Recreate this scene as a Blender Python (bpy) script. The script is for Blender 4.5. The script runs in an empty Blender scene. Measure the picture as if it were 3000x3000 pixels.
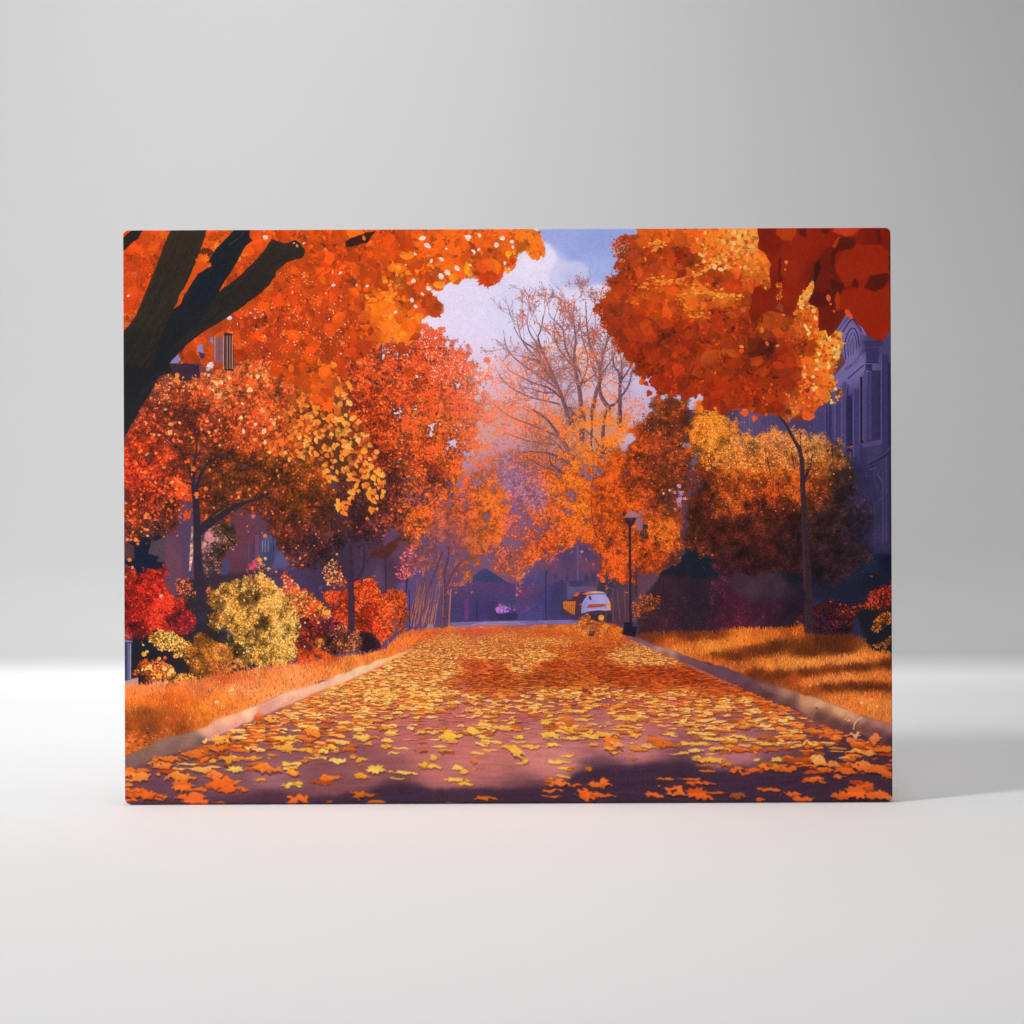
import math, random
import numpy as np

# ---------------------------------------------------------------- the printed picture
# The print on the canvas is a flat picture.  It is painted here, stroke by
# stroke, into a pixel array that becomes the pigment of the canvas front.
X0, Y0, PW, PH, PAD = 340, 650, 2300, 1730, 90
HH, WW = PH + 2 * PAD, PW + 2 * PAD
OX, OY = X0 - PAD, Y0 - PAD
rng = np.random.default_rng(7)
rnd = random.Random(11)
ZS = dict(A=(330, 640, 3.22), B=(930, 640, 3.22), C=(1530, 640, 3.22), D=(2030, 640, 3.22),
          E=(330, 1200, 3.22), F=(930, 1200, 3.22), G=(1530, 1200, 3.22), H=(2030, 1200, 3.22),
          I=(330, 1760, 3.22), J=(930, 1760, 3.22), K=(1530, 1760, 3.22), L=(2060, 1760, 3.22),
          M=(1600, 1480, 4.83), N=(2320, 880, 2.1), O=(1200, 1600, 3.864), T=(0, 0, 1.0))
img = np.zeros((HH, WW, 3), np.float32)


def P(s):
    """'A 10 20 30 40 B 5 6' -> Nx2 array of picture coordinates"""
    out, z, buf = [], 'T', []
    for t in s.split():
        if t.isalpha():
            z = t
            continue
        buf.append(float(t))
        if len(buf) == 2:
            ox, oy, sc = ZS[z]
            out.append((ox + buf[0] / sc - OX, oy + buf[1] / sc - OY))
            buf = []
    return np.array(out, np.float32)


def CT(s):
    """control colours 'A x y r g b; ...'"""
    out, z = [], 'T'
    for part in s.split(';'):
        t = part.split()
        if not t:
            continue
        if t[0].isalpha():
            z = t.pop(0)
        ox, oy, sc = ZS[z]
        v = list(map(float, t))
        out.append((ox + v[0] / sc - OX, oy + v[1] / sc - OY, v[2], v[3], v[4]))
    return np.array(out, np.float32)


def resize(a, h, w):
    ys = np.linspace(0, a.shape[0] - 1, h)
    xs = np.linspace(0, a.shape[1] - 1, w)
    yi = np.minimum(ys.astype(int), a.shape[0] - 2)
    xi = np.minimum(xs.astype(int), a.shape[1] - 2)
    fy = (ys - yi).astype(np.float32)
    fx = (xs - xi).astype(np.float32)
    if a.ndim == 3:
        fy = fy[:, None, None]
        fx = fx[None, :, None]
    else:
        fy = fy[:, None]
        fx = fx[None, :]
    r0 = a[yi]
    r1 = a[yi + 1]
    t = r0[:, xi] * (1 - fx) + r0[:, xi + 1] * fx
    b = r1[:, xi] * (1 - fx) + r1[:, xi + 1] * fx
    return t * (1 - fy) + b * fy


def noise(sx, sy=None):
    sy = sy or sx
    g = rng.standard_normal((int(HH / sy) + 3, int(WW / sx) + 3)).astype(np.float32)
    return resize(g, HH, WW)


NZ = {k: noise(k) for k in (6, 12, 24, 48, 100)}
NF = 0.5 * NZ[24] + 0.35 * NZ[12] + 0.5 * NZ[48]      # clumps
NX = 0.6 * NZ[24] + 0.4 * NZ[12]                      # edge wobble
NY = 0.6 * np.roll(NZ[24], (300, 500), (0, 1)) + 0.4 * np.roll(NZ[12], (300, 500), (0, 1))
NH = noise(40, 5)                                     # horizontal streaks
NV = noise(4, 30)


def field(ct, x, y, p=3.6, s=14, ay=1.0):
    x = np.asarray(x, np.float32)
    y = np.asarray(y, np.float32)
    num = np.zeros(x.shape + (3,), np.float32)
    den = np.zeros(x.shape, np.float32)
    for cx, cy, r, g, b in ct:
        w = ((x - cx) ** 2 + ((y - cy) * ay) ** 2 + s * s) ** (-p / 2)
        num += w[..., None] * np.array((r, g, b), np.float32)
        den += w
    return num / den[..., None]


def warm(c):
    """keep the hue when a colour is pushed past full"""
    m = np.maximum(c.max(-1, keepdims=True), 1)
    return np.clip(np.where(m > 253, c * (253 / m), c), 0, 255).astype(np.float32)


def smooth_pts(p, k=6, closed=False):
    n = len(p)
    out = []
    for i in range(n if closed else n - 1):
        a, b = p[i], p[(i + 1) % n]
        pr = p[(i - 1) % n] if (closed or i > 0) else 2 * a - b
        nx = p[(i + 2) % n] if (closed or i + 2 < n) else 2 * b - a
        for j in range(k):
            t = j / k
            out.append(0.5 * ((2 * a) + (b - pr) * t + (2 * pr - 5 * a + 4 * b - nx) * t * t + (3 * a - pr - 3 * b + nx) * t ** 3))
    if not closed:
        out.append(p[-1])
    return np.array(out, np.float32)


def inside(pts, X, Y):
    m = np.zeros(X.shape, bool)
    n = len(pts)
    for i in range(n):
        x0, y0 = pts[i]
        x1, y1 = pts[(i + 1) % n]
        if y0 == y1:
            continue
        c = (y0 > Y) != (y1 > Y)
        m ^= c & (X < (x1 - x0) * (Y - y0) / (y1 - y0) + x0)
    return m


def bbox(pts, m):
    x0 = max(0, int(pts[:, 0].min() - m))
    y0 = max(0, int(pts[:, 1].min() - m))
    return x0, y0, min(WW, int(pts[:, 0].max() + m) + 1), min(HH, int(pts[:, 1].max() + m) + 1)


def blur1(a, r):
    if r < 1:
        return a
    for ax in (0, 1):
        pad = [(0, 0)] * a.ndim
        pad[ax] = (r + 1, r)
        c = np.cumsum(np.pad(a, pad, mode='edge'), axis=ax, dtype=np.float64)
        n = c.shape[ax]
        a = ((np.take(c, range(2 * r + 1, n), ax) - np.take(c, range(0, n - 2 * r - 1), ax)) / (2 * r + 1)).astype(np.float32)
    return a


def shade(poly, col, wob=0, soft=0, sm=False, tex=0.0, texn='f', ay=1.0, op=1.0):
    """fill a polygon with one colour or a control field; soft = blurred edge; tex = noise contrast"""
    pts = P(poly) if isinstance(poly, str) else poly
    if sm:
        pts = smooth_pts(pts, 6, True)
    x0, y0, x1, y1 = bbox(pts, wob * 2 + soft * 2 + 2)
    if x1 <= x0 or y1 <= y0:
        return
    Y, X = np.mgrid[y0:y1, x0:x1].astype(np.float32)
    sl = (slice(y0, y1), slice(x0, x1))
    if wob:
        X += NX[sl] * wob
        Y += NY[sl] * wob
    m = inside(pts, X, Y).astype(np.float32)
    if soft:
        m = blur1(blur1(m, int(soft)), int(soft))
    m *= op
    if isinstance(col, str):
        ct = CT(col)
        hh, ww = max(2, (y1 - y0) // 8), max(2, (x1 - x0) // 8)
        yy, xx = np.meshgrid(np.linspace(y0, y1, hh), np.linspace(x0, x1, ww), indexing='ij')
        c = resize(field(ct, xx, yy, ay=ay), y1 - y0, x1 - x0)
    else:
        c = np.array(col, np.float32)[None, None]
    if tex:
        t = {'f': NF, 'h': NH, 'v': NV, 's': NZ[6]}[texn][sl]
        c = c * (1 + tex * t)[..., None]
    img[sl] += (c - img[sl]) * m[..., None]


# ---------------------------------------------------------------- stamps
def _unit(shape):
    if shape == 'o':        # pointed oval
        t = np.linspace(0, 2 * math.pi, 14, endpoint=False)
        r = np.stack([np.cos(t), 0.62 * np.sin(t) * np.abs(np.sin(t)) ** 0.25], 1)
    elif shape == 'd':      # disc
        t = np.linspace(0, 2 * math.pi, 16, endpoint=False)
        r = np.stack([np.cos(t), np.sin(t)], 1)
    elif shape == 'h':      # broad heart leaf with a tip
        r = np.array([(1.15, 0), (.55, .38), (.1, .72), (-.4, .82), (-.8, .55), (-.82, .12), (-.7, 0), (-.82, -.12), (-.8, -.55), (-.4, -.82), (.1, -.72), (.55, -.38)])
    elif shape == 'b':      # blunt many-cornered blob
        r = np.array([(1, .1), (.75, .6), (.2, .85), (-.35, .78), (-.8, .6), (-.95, 0), (-.7, -.55), (-.2, -.9), (.5, -.75), (.85, -.45)])
    elif shape == 'm':      # lobed maple leaf
        r = np.array([(1.15, 0), (.72, .14), (.8, .4), (.45, .3), (.5, .95), (.18, .72), (0, .98), (-.1, .55), (-.6, .82), (-.5, .45), (-.85, .4), (-.6, .1),
                      (-.6, -.1), (-.85, -.4), (-.5, -.45), (-.6, -.82), (-.1, -.55), (0, -.98), (.18, -.72), (.5, -.95), (.45, -.3), (.8, -.4), (.72, -.14)])
    elif shape == 'r':      # ragged fallen leaf
        r = np.array([(1.1, .05), (.7, .3), (.5, .75), (.2, .45), (-.1, .9), (-.35, .5), (-.8, .6), (-.7, .1), (-1.05, -.15), (-.6, -.4), (-.3, -.8), (.1, -.5), (.45, -.75), (.6, -.3)])
    return r.astype(np.float32)


UN = {k: _unit(k) for k in 'odhbmr'}
for _k in range(10):        # crumpled fallen leaves and angular flat leaves, ten outlines each
    _t = np.linspace(0, 2 * math.pi, 18, endpoint=False) + rng.normal(0, .08, 18)
    _r = (1 - .30 * rng.random(18)) * np.where(rng.random(18) < .3, .72, 1)
    UN['f%d' % _k] = np.stack([_r * np.cos(_t) * 1.1, _r * np.sin(_t) * (.6 + .4 * rng.random())], 1).astype(np.float32)
    _t = np.linspace(0, 2 * math.pi, 9, endpoint=False) + rng.normal(0, .2, 9)
    _r = 1 - .45 * rng.random(9)
    _p = np.stack([_r * np.cos(_t), _r * np.sin(_t) * .85], 1)
    _p[0] *= 1.25
    UN['p%d' % _k] = _p.astype(np.float32)
_cache = {}


def stamp_px(shape, size, ang, sq):
    """pixel offsets of a stamp: size = half length, sq = vertical squash"""
    if shape in 'fp':
        shape += str(rnd.randint(0, 9))
    key = (shape, int(size * 2) if size < 8 else int(size) * 2, int(ang * 24 / (2 * math.pi)) % 24, int(sq * 10))
    v = _cache.get(key)
    if v is None:
        s = max(key[1] / 2, .8)
        a = key[2] * 2 * math.pi / 24
        u = UN[shape] * s
        c, sn = math.cos(a), math.sin(a)
        q = np.stack([u[:, 0] * c - u[:, 1] * sn, (u[:, 0] * sn + u[:, 1] * c) * max(sq, .1)], 1)
        R = int(s * 1.2) + 2
        Y, X = np.mgrid[-R:R + 1, -R:R + 1].astype(np.float32)
        m = inside(q, X + .01, Y + .013)
        if not m.any():
            m[R, R] = True
        yy, xx = np.nonzero(m)
        yy = yy - R
        xx = xx - R
        side = np.where(-xx * sn + yy * c > 0, 1.0, -1.0).astype(np.float32)
        v = _cache[key] = (yy, xx, side)
    return v


def stamp(x, y, size, col, shape='o', ang=0.0, sq=1.0, vein=0.0):
    yy, xx, side = stamp_px(shape, size, ang, sq)
    iy = yy + int(y)
    ix = xx + int(x)
    if iy[0] < 0 or iy[-1] >= HH or x < 80 or x > WW - 81 or y < 2 or y > HH - 3:
        ok = (iy >= 0) & (iy < HH) & (ix >= 0) & (ix < WW)
        iy, ix, side = iy[ok], ix[ok], side[ok]
    if vein:
        img[iy, ix] = warm(col * (1 + vein * side)[:, None])
    else:
        img[iy, ix] = col


SZ = .6


def fol(poly, ct, size, cov=1.5, sh='o', jit=.16, clump=.22, edge=14, hi=(), base=.8, gap=None, sq=1.0, ang=None,
        wob=10, huej=.05, hibias=0.0, vein=0.0, ay=1.0, dk=None, sm=False, p=3.6, hs=1.6, op=1.0, fill=0.0):
    """a mass of foliage: dark under-painting, then leaves from dark to light"""
    jit, clump, base = jit * .8, clump * 1.45, (1 - (1 - base) * 1.15 if base else 0)
    hs = 1 + (hs - 1) * .55
    pts = P(poly) if isinstance(poly, str) else poly
    if sm:
        pts = smooth_pts(pts, 5, True)
    if fill:
        shade(pts, ct, wob=wob, soft=edge, tex=.1, op=fill)
    ct = CT(ct)
    x0, y0, x1, y1 = bbox(pts, edge * 2 + wob * 2 + 4)
    Y, X = np.mgrid[y0:y1:2, x0:x1:2].astype(np.float32)
    sl2 = (slice(y0, y1, 2), slice(x0, x1, 2))
    m = inside(pts, X + NX[sl2] * wob, Y + NY[sl2] * wob).astype(np.float32)
    soft = blur1(blur1(m, max(1, int(edge / 2))), max(1, int(edge / 2)))
    h2, w2 = m.shape
    step = 4
    yy, xx = Y[::step, ::step], X[::step, ::step]
    fl = resize(field(ct, xx, yy, ay=ay, p=p), h2, w2) if min(yy.shape) > 1 else field(ct, X, Y, ay=ay, p=p)
    nf = .55 * NZ[24][sl2] + .55 * NZ[12][sl2] + .45 * NZ[6][sl2] + .35 * NZ[48][sl2]
    keep = soft + .22 * NZ[12][sl2] * ((soft < .95) & (soft > .04))
    if gap is not None:
        keep = np.where(NF[sl2] * .8 + .5 * NZ[6][sl2] < gap, 0, keep)
    if base:
        al = np.clip((keep - .38) / .34, 0, 1)
        al = np.repeat(np.repeat(al, 2, 0), 2, 1)[:y1 - y0, :x1 - x0, None]
        bc = np.repeat(np.repeat(fl * (base * (1 + clump * nf + .12 * NZ[6][sl2]))[..., None], 2, 0), 2, 1)[:y1 - y0, :x1 - x0]
        sub = img[y0:y1, x0:x1]
        sub += (bc - sub) * al
    s0, s1 = size
    if s1 <= 6.5:
        s0, s1 = s0 * SZ, s1 * SZ
    area = float(m.sum() * 4)
    n = int(cov * area / (1.9 * ((s0 + s1) / 2) ** 2 * max(sq, .3)))
    cand = rng.random((int(n * (h2 * w2) / max(m.sum(), 1)) + 1, 2))
    cy = (cand[:, 0] * (h2 - 1)).astype(int)
    cx = (cand[:, 1] * (w2 - 1)).astype(int)
    ok = keep[cy, cx] > .3 + .4 * rng.random(len(cy))
    cy, cx = cy[ok], cx[ok]
    k = len(cy)
    if not k:
        return
    col = fl[cy, cx]
    L = np.exp(jit * rng.standard_normal(k) + clump * nf[cy, cx] + .03).astype(np.float32)
    lum = col.mean(1)
    hj = huej * rng.standard_normal((k, 1))
    col = col * L[:, None] * (1 + hj * np.array((.3, 1.0, .6)) + .02 * rng.standard_normal((k, 3))).astype(np.float32)
    sz = s0 + (s1 - s0) * rng.random(k) ** 1.5
    u = rng.random(k)
    acc = 0.0
    for r, g, b, pr in hi:
        pr = pr * .75
        w = np.clip((lum - 40) / 80, 0.15, 1.4) if hibias == 0 else np.clip((lum - 40) / hibias, 0, 2.5)
        w = w * np.clip(.9 + .8 * nf[cy, cx], .1, 2.2)
        sel = (u > acc) & (u < acc + pr * w)
        col[sel] = np.array((r, g, b), np.float32) * (1 + .08 * rng.standard_normal((sel.sum(), 1)))
        acc += pr
        L[sel] *= 1.35
        sz[sel] *= hs
    if dk:
        sel = rng.random(k) < dk
        col[sel] *= .5
        L[sel] *= .6
    order = np.argsort(L + .35 * rng.random(k))
    an = rng.random(k) * 6.283 if ang is None else ang[0] + ang[1] * rng.standard_normal(k)
    col = warm(col)
    PX = x0 + cx * 2 + rng.integers(0, 2, k)
    PY = y0 + cy * 2 + rng.integers(0, 2, k)
    if op < 1:
        col = col * op + img[PY, PX] * (1 - op)
    if s1 <= 7:         # small leaves: laid down in batches
        si = np.clip((sz * 2).astype(int), 2, 16)
        ai = (an * 12 / math.pi).astype(int) % 12
        gi = si * 16 + ai
        for ch in np.array_split(order, 10):
            for g in np.unique(gi[ch]):
                q = ch[gi[ch] == g]
                yy_, xx_, _ = stamp_px(sh[int(g) % len(sh)], (g // 16) / 2, (g % 16) * math.pi / 12, sq)
                iy = np.clip(PY[q][:, None] + yy_[None], 0, HH - 1)
                ix = np.clip(PX[q][:, None] + xx_[None], 0, WW - 1)
                img[iy, ix] = col[q][:, None, :]
        return
    shs = [sh[i] for i in rng.integers(0, len(sh), k)]
    for i in order:
        stamp(PX[i], PY[i], sz[i], col[i], shs[i], an[i], sq, vein)


def line(path, w0, w1, col, sm=True, jit=0.0, hl=None):
    """tapered stroke"""
    pts = P(path) if isinstance(path, str) else np.asarray(path, np.float32)
    if sm and len(pts) > 2:
        pts = smooth_pts(pts, 6)
    d = np.hypot(*np.diff(pts, axis=0).T)
    tot = d.sum()
    if tot < 1:
        return
    cum = np.concatenate([[0], np.cumsum(d)])
    n = int(tot / max(.6, min(w0, w1) * .3)) + 2
    t = np.linspace(0, tot, n)
    xs = np.interp(t, cum, pts[:, 0])
    ys = np.interp(t, cum, pts[:, 1])
    ws = np.linspace(w0, w1, n)
    c = np.array(col, np.float32)
    for x, y, w in zip(xs, ys, ws):
        stamp(x, y, w / 2, c * (1 + jit * rnd.gauss(0, 1)), 'd')
    if hl is not None:
        for x, y, w in zip(xs, ys, ws):
            stamp(x - w * .28, y, max(w * .12, .8), np.array(hl, np.float32), 'd')


def fallen(x, y, s, c, sq, an, rag=.22):
    """one fallen leaf: ragged outline, mottled face, darker underside"""
    R = int(s * 1.35) + 3
    iy0, ix0 = int(y), int(x)
    if iy0 - R < 0 or iy0 + R >= HH or ix0 - R < 0 or ix0 + R >= WW:
        return
    sl = (slice(iy0 - R, iy0 + R + 1), slice(ix0 - R, ix0 + R + 1))
    Y, X = np.mgrid[-R:R + 1, -R:R + 1].astype(np.float32)
    u = UN['f%d' % rnd.randint(0, 9)] * s
    ca, sa = math.cos(an), math.sin(an)
    q = np.stack([u[:, 0] * ca - u[:, 1] * sa, (u[:, 0] * sa + u[:, 1] * ca) * sq], 1)
    n1, n2 = NZ[6][sl], NZ[12][sl]
    m = inside(q, X + n1 * s * rag * .5 + n2 * s * rag, Y + (n1 * .5 + np.roll(n2, 3, 1)) * s * rag * sq)
    if not m.any():
        return
    d = np.roll(m, (max(1, int(s * sq * .35)), 1), (0, 1)) & ~m
    sub = img[sl]
    sub[d] *= np.array((.62, .5, .55), np.float32)
    k = Y / max(s * sq, 1) + .45 * n1 + .3 * n2
    f = np.where(k > .6, .74, np.where(k < -.35, 1.05, .96)) + .05 * n1
    sub[m] = warm(np.asarray(c, np.float32) * f[m][:, None])


def bar(x0, y0, x1, y1, w, col, z='N'):
    """straight-ended stripe"""
    p = P('%s %f %f %f %f' % (z, x0, y0, x1, y1))
    d = p[1] - p[0]
    n = np.array((-d[1], d[0])) / max(np.hypot(*d), 1e-3) * w / 2
    shade(np.array([p[0] + n, p[1] + n, p[1] - n, p[0] - n], np.float32), col)


def twig(x, y, a, ln, w, col, depth=3, spread=.5, bend=.12, up=.04, leafc=None):
    """recursive bare branch"""
    n = max(3, int(ln / 9))
    pts = [(x, y)]
    for i in range(n):
        a += rnd.gauss(0, bend) - up * math.cos(a) * (1 if math.cos(a) > 0 else 1)
        x += math.cos(a) * ln / n
        y += math.sin(a) * ln / n
        pts.append((x, y))
    line(pts, w, max(w * .5, .9), col, sm=False)
    if leafc is not None:
        for px, py in pts:
            if rnd.random() < .4:
                stamp(px + rnd.gauss(0, 6), py + rnd.gauss(0, 6), 1.5 + 2 * rnd.random(), np.array(leafc, np.float32) * (1 + rnd.gauss(0, .1)), 'o', rnd.random() * 6)
    if depth > 0:
        for k in range(rnd.choice((2, 3))):
            i = rnd.randint(n // 3, n)
            twig(pts[i][0], pts[i][1], a + rnd.choice((-1, 1)) * abs(rnd.gauss(spread, .2)), ln * (.5 + .25 * rnd.random()), w * .6, col, depth - 1, spread, bend, up, leafc)


def blades(poly, ct, n, ln, ay=2.0, lean=.25, jit=.16, w=1.6, hi=(), p=3.6):
    """grass: short upright strokes over an under-painting"""
    pts = P(poly)
    c0 = CT(ct)
    shade(pts, ct, wob=5, tex=.10, ay=ay)
    x0, y0, x1, y1 = bbox(pts, 2)
    px = x0 + rng.random(n) * (x1 - x0)
    py = y0 + rng.random(n) * (y1 - y0)
    ok = inside(pts, px, py)
    px, py = px[ok], py[ok]
    order = np.argsort(py)
    px, py = px[order], py[order]
    col = field(c0, px, py, ay=ay, p=p) * np.exp(jit * rng.standard_normal(len(px)) + .12 * NF[py.astype(int), px.astype(int)])[:, None]
    u = rng.random(len(px))
    acc = 0
    lum = col.mean(1)
    for r, g, b, pr in hi:
        s = (u > acc) & (u < acc + pr) & (lum > 110)
        col[s] = (r, g, b)
        acc += pr
    col = warm(col)
    LN = ln[0] + (ln[1] - ln[0]) * rng.random(len(px))
    DX = rng.standard_normal(len(px)) * lean * LN
    wide = rng.random(len(px)) < w - 1
    for ch in np.array_split(np.arange(len(px)), 40):
        for t in np.linspace(0, 1, 12):
            ix = np.clip((px[ch] + DX[ch] * t).astype(int), 0, WW - 2)
            iy = np.clip((py[ch] - LN[ch] * t).astype(int), 0, HH - 1)
            img[iy, ix] = col[ch]
            k = wide[ch]
            img[iy[k], ix[k] + 1] = col[ch][k]


def spots(s, shape='b', sq=1.0, ang=None, vein=.05, jag=0):
    """'Z x y halfsize r g b; ...' single leaves; sizes are in zone units"""
    z = 'T'
    for part in s.split(';'):
        t = part.split()
        if not t:
            continue
        if t[0].isalpha():
            z = t.pop(0)
        q, an = sq, ang
        sh = ([k for k in t if k.isalpha()] or [shape])[0]
        ox, oy, sc = ZS[z]
        v = [float(k) for k in t if not k.isalpha()]
        if v[2] <= 1:
            continue
        if len(v) > 6:
            q = v[6]
        if len(v) > 7:
            an = math.radians(v[7])
        stamp(ox + v[0] / sc - OX, oy + v[1] / sc - OY, v[2] / sc, np.array(v[3:6], np.float32), sh, rnd.random() * 6.28 if an is None else an, q, vein)


def paint_back():
    img[:] = (110, 60, 60)
    # sky, cloud and the blue gap
    shade('T 1120 600 2300 600 2300 1420 1120 1420', 'B 1300 700 232 220 246;1200 950 234 222 248;1400 1150 232 218 248;1900 800 222 214 244;C 100 400 236 226 250;'
          '100 900 232 224 248;400 1000 228 218 246;700 700 226 216 242;100 1500 205 195 238;500 1700 205 192 235;1000 1600 208 195 235;900 1200 225 215 240;1150 1750 205 190 225', tex=.012)
    shade('C 130 0 1300 0 1100 300 960 480 830 625 740 628 690 622 600 650 470 690 330 680 260 600 250 520 330 400 320 330 270 260 200 215 150 170',
          'C 300 120 158 168 226;700 200 150 164 224;500 330 156 168 228;700 500 165 178 232;400 560 192 194 236;620 600 178 186 234;300 480 212 210 242', wob=3, soft=5)
    shade('C 330 400 380 390 450 408 540 400 600 440 625 480 610 560 520 640 360 640 270 560', 'C 400 430 205 205 240;560 430 200 202 238;450 560 190 194 236;300 560 215 210 242', wob=3, soft=4, sm=True)
    shade('C 310 700 380 640 480 660 560 655 640 650 720 628 800 650 900 700 850 800 300 800', 'C 400 680 225 218 246;650 670 232 224 248;800 700 228 220 244;400 780 232 222 248', wob=3, soft=4, sm=True)
    # haze and buildings behind the trees
    shade('T 250 1330 2700 1330 2700 1990 250 1990', 'F 1700 250 172 150 205;1900 250 172 148 205;1700 420 150 130 188;1800 650 128 104 160;1900 900 110 85 140;1600 1300 108 80 125;1800 1450 150 85 95;'
          'G 100 500 150 115 160;100 800 112 92 160;300 1400 108 66 95;600 1500 105 60 90;F 1300 1900 80 65 110;1600 1800 85 62 115;G 100 1700 75 65 120;300 1850 70 65 120;900 1700 75 55 75;'
          'F 700 1700 85 70 120;500 1500 75 50 75;250 1300 65 38 45;E 300 1300 60 40 50;1000 1300 100 55 80;H 300 1700 60 35 50;1500 1500 38 36 66;500 200 80 65 100', tex=.03, soft=34)
    # far house, wall, lane
    shade('O 440 480 640 410 1090 400 1190 440 1205 840 440 860', 'O 500 700 64 56 102;800 700 68 54 104;1000 500 76 58 108;1100 700 72 58 108;560 500 78 58 100', tex=.03)
    shade('O 630 408 700 350 820 262 862 250 960 310 1095 402', (54, 60, 104), tex=.03)
    shade('O 640 408 1095 402 1190 440 1190 520 640 520', (80, 58, 104), soft=2)
    shade('O 620 590 662 590 662 835 620 835', (104, 58, 108), tex=.05)
    shade('O 748 620 772 620 772 835 748 835', (48, 44, 84))
    shade('O 870 620 985 620 985 830 870 830', (62, 50, 90))
    shade('O 1200 440 1540 440 1540 840 1200 840', 'O 1250 500 100 62 95;1400 470 92 62 100;1250 650 84 60 108;1300 800 70 66 118;1500 600 68 62 112;1450 800 70 64 116', tex=.06)
    shade('O 1540 430 1800 400 1900 450 1900 840 1540 840', 'O 1600 500 66 62 112;1750 600 62 58 108;1850 700 68 56 100', wob=4, tex=.04)
    shade('O 1780 455 1935 455 1935 620 1780 620', (98, 84, 128), soft=2)
    shade('M 300 1140 725 1140 725 1400 300 1400', 'M 350 1200 98 84 124;600 1200 100 80 118;400 1380 84 66 104', soft=2)
    shade('M 720 1055 1000 1030 1170 1120 1170 1700 930 1660 720 1400', 'M 800 1120 52 48 66;900 1300 70 52 72;1050 1300 86 56 74;1100 1600 80 50 66', wob=2, soft=2)
    shade('M 20 760 200 650 330 620 480 560 640 640 800 820 820 1000 720 1140 300 1140 20 1100', 'M 100 850 106 66 96;400 640 82 58 100;350 760 76 56 98;600 700 84 60 100;500 860 112 66 92;700 860 110 62 84;150 1050 86 64 108;500 1050 84 64 104;700 980 90 60 84', wob=3, tex=.05)
    shade('M 430 560 462 560 462 1140 430 1140', (104, 80, 118))
    for s in ('M 110 980 150 980 150 1040 110 1040', 'M 280 970 312 970 312 1060 280 1060', 'M 540 1000 600 1000 600 1090 540 1090', 'M 640 960 715 960 715 1080 640 1080', 'M 330 1060 520 1060 520 1140 330 1140', 'M 90 1080 250 1060 300 1150 300 1400 60 1400'):
        shade(s, (62, 54, 96), wob=2, soft=2)
    line('M 350 680 380 650', 2, 2, (190, 120, 110))
    spots('M 505 655 22 175 150 120 d')
    line('M 485 690 485 750', 1.6, 1.6, (150, 130, 150))
    fol('O 985 690 1050 675 1195 690 1200 750 990 760', 'O 1050 710 150 78 170;1150 730 140 72 165', (2, 4), cov=1.2, edge=4, wob=2, hi=((200, 140, 215, .2),), base=.8)
    for x in (1005, 1045, 1090, 1125, 1165, 1190):
        line('O %d 690 %d %d' % (x, x, 690 - rnd.randint(20, 75)), 2.5, 1.5, (105, 112, 70))
    shade('O 985 760 1210 750 1210 835 985 835', (46, 44, 78), soft=2)
    fol('O 1240 680 1340 660 1340 720 1240 720', 'O 1290 700 125 60 120', (1.5, 3), cov=.5, base=0, edge=4, wob=2)
    line('O 1545 280 1545 835', 4, 4.5, (46, 46, 84), sm=False)
    shade('O 1528 285 1562 285 1555 320 1535 320', (44, 48, 88))
    # far mixed trees
    fol('F 1580 1450 1750 1250 G -50 1150 200 1200 420 1350 100 1450 0 1600 100 1690 -80 1760 F 1870 1700 1850 1500 1700 1420', 'F 1650 1350 115 84 130;1800 1400 165 88 92;1900 1300 150 82 100;1750 1600 120 70 100;G 100 1400 190 92 70;100 1580 120 66 90',
        (2.5, 5), cov=.9, jit=.18, hi=((225, 140, 70, .1),), gap=-.1, base=0)
    line('O 1210 480 1205 250', 4, 2.5, (140, 80, 90))
    fol('O 1100 60 1250 20 1330 100 1320 300 1260 440 1180 440 1140 380 1180 250 1120 180', 'O 1200 100 210 105 65;1250 250 200 105 75;1200 380 205 105 75', (2.5, 5), cov=.6, base=0, hi=((240, 160, 70, .2),), edge=8, wob=4)
    fol('G -200 900 100 1000 400 1250 250 1350 100 1420 0 1500 -100 1650 -300 1500 -380 1300', 'F 1750 1150 185 95 75;1850 1300 170 85 85;G 100 1300 215 100 42;50 1000 195 95 60;250 1300 210 98 40', (3, 6), cov=.9, jit=.18, base=.75, gap=-.35, hi=((240, 135, 55, .15),))


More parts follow.
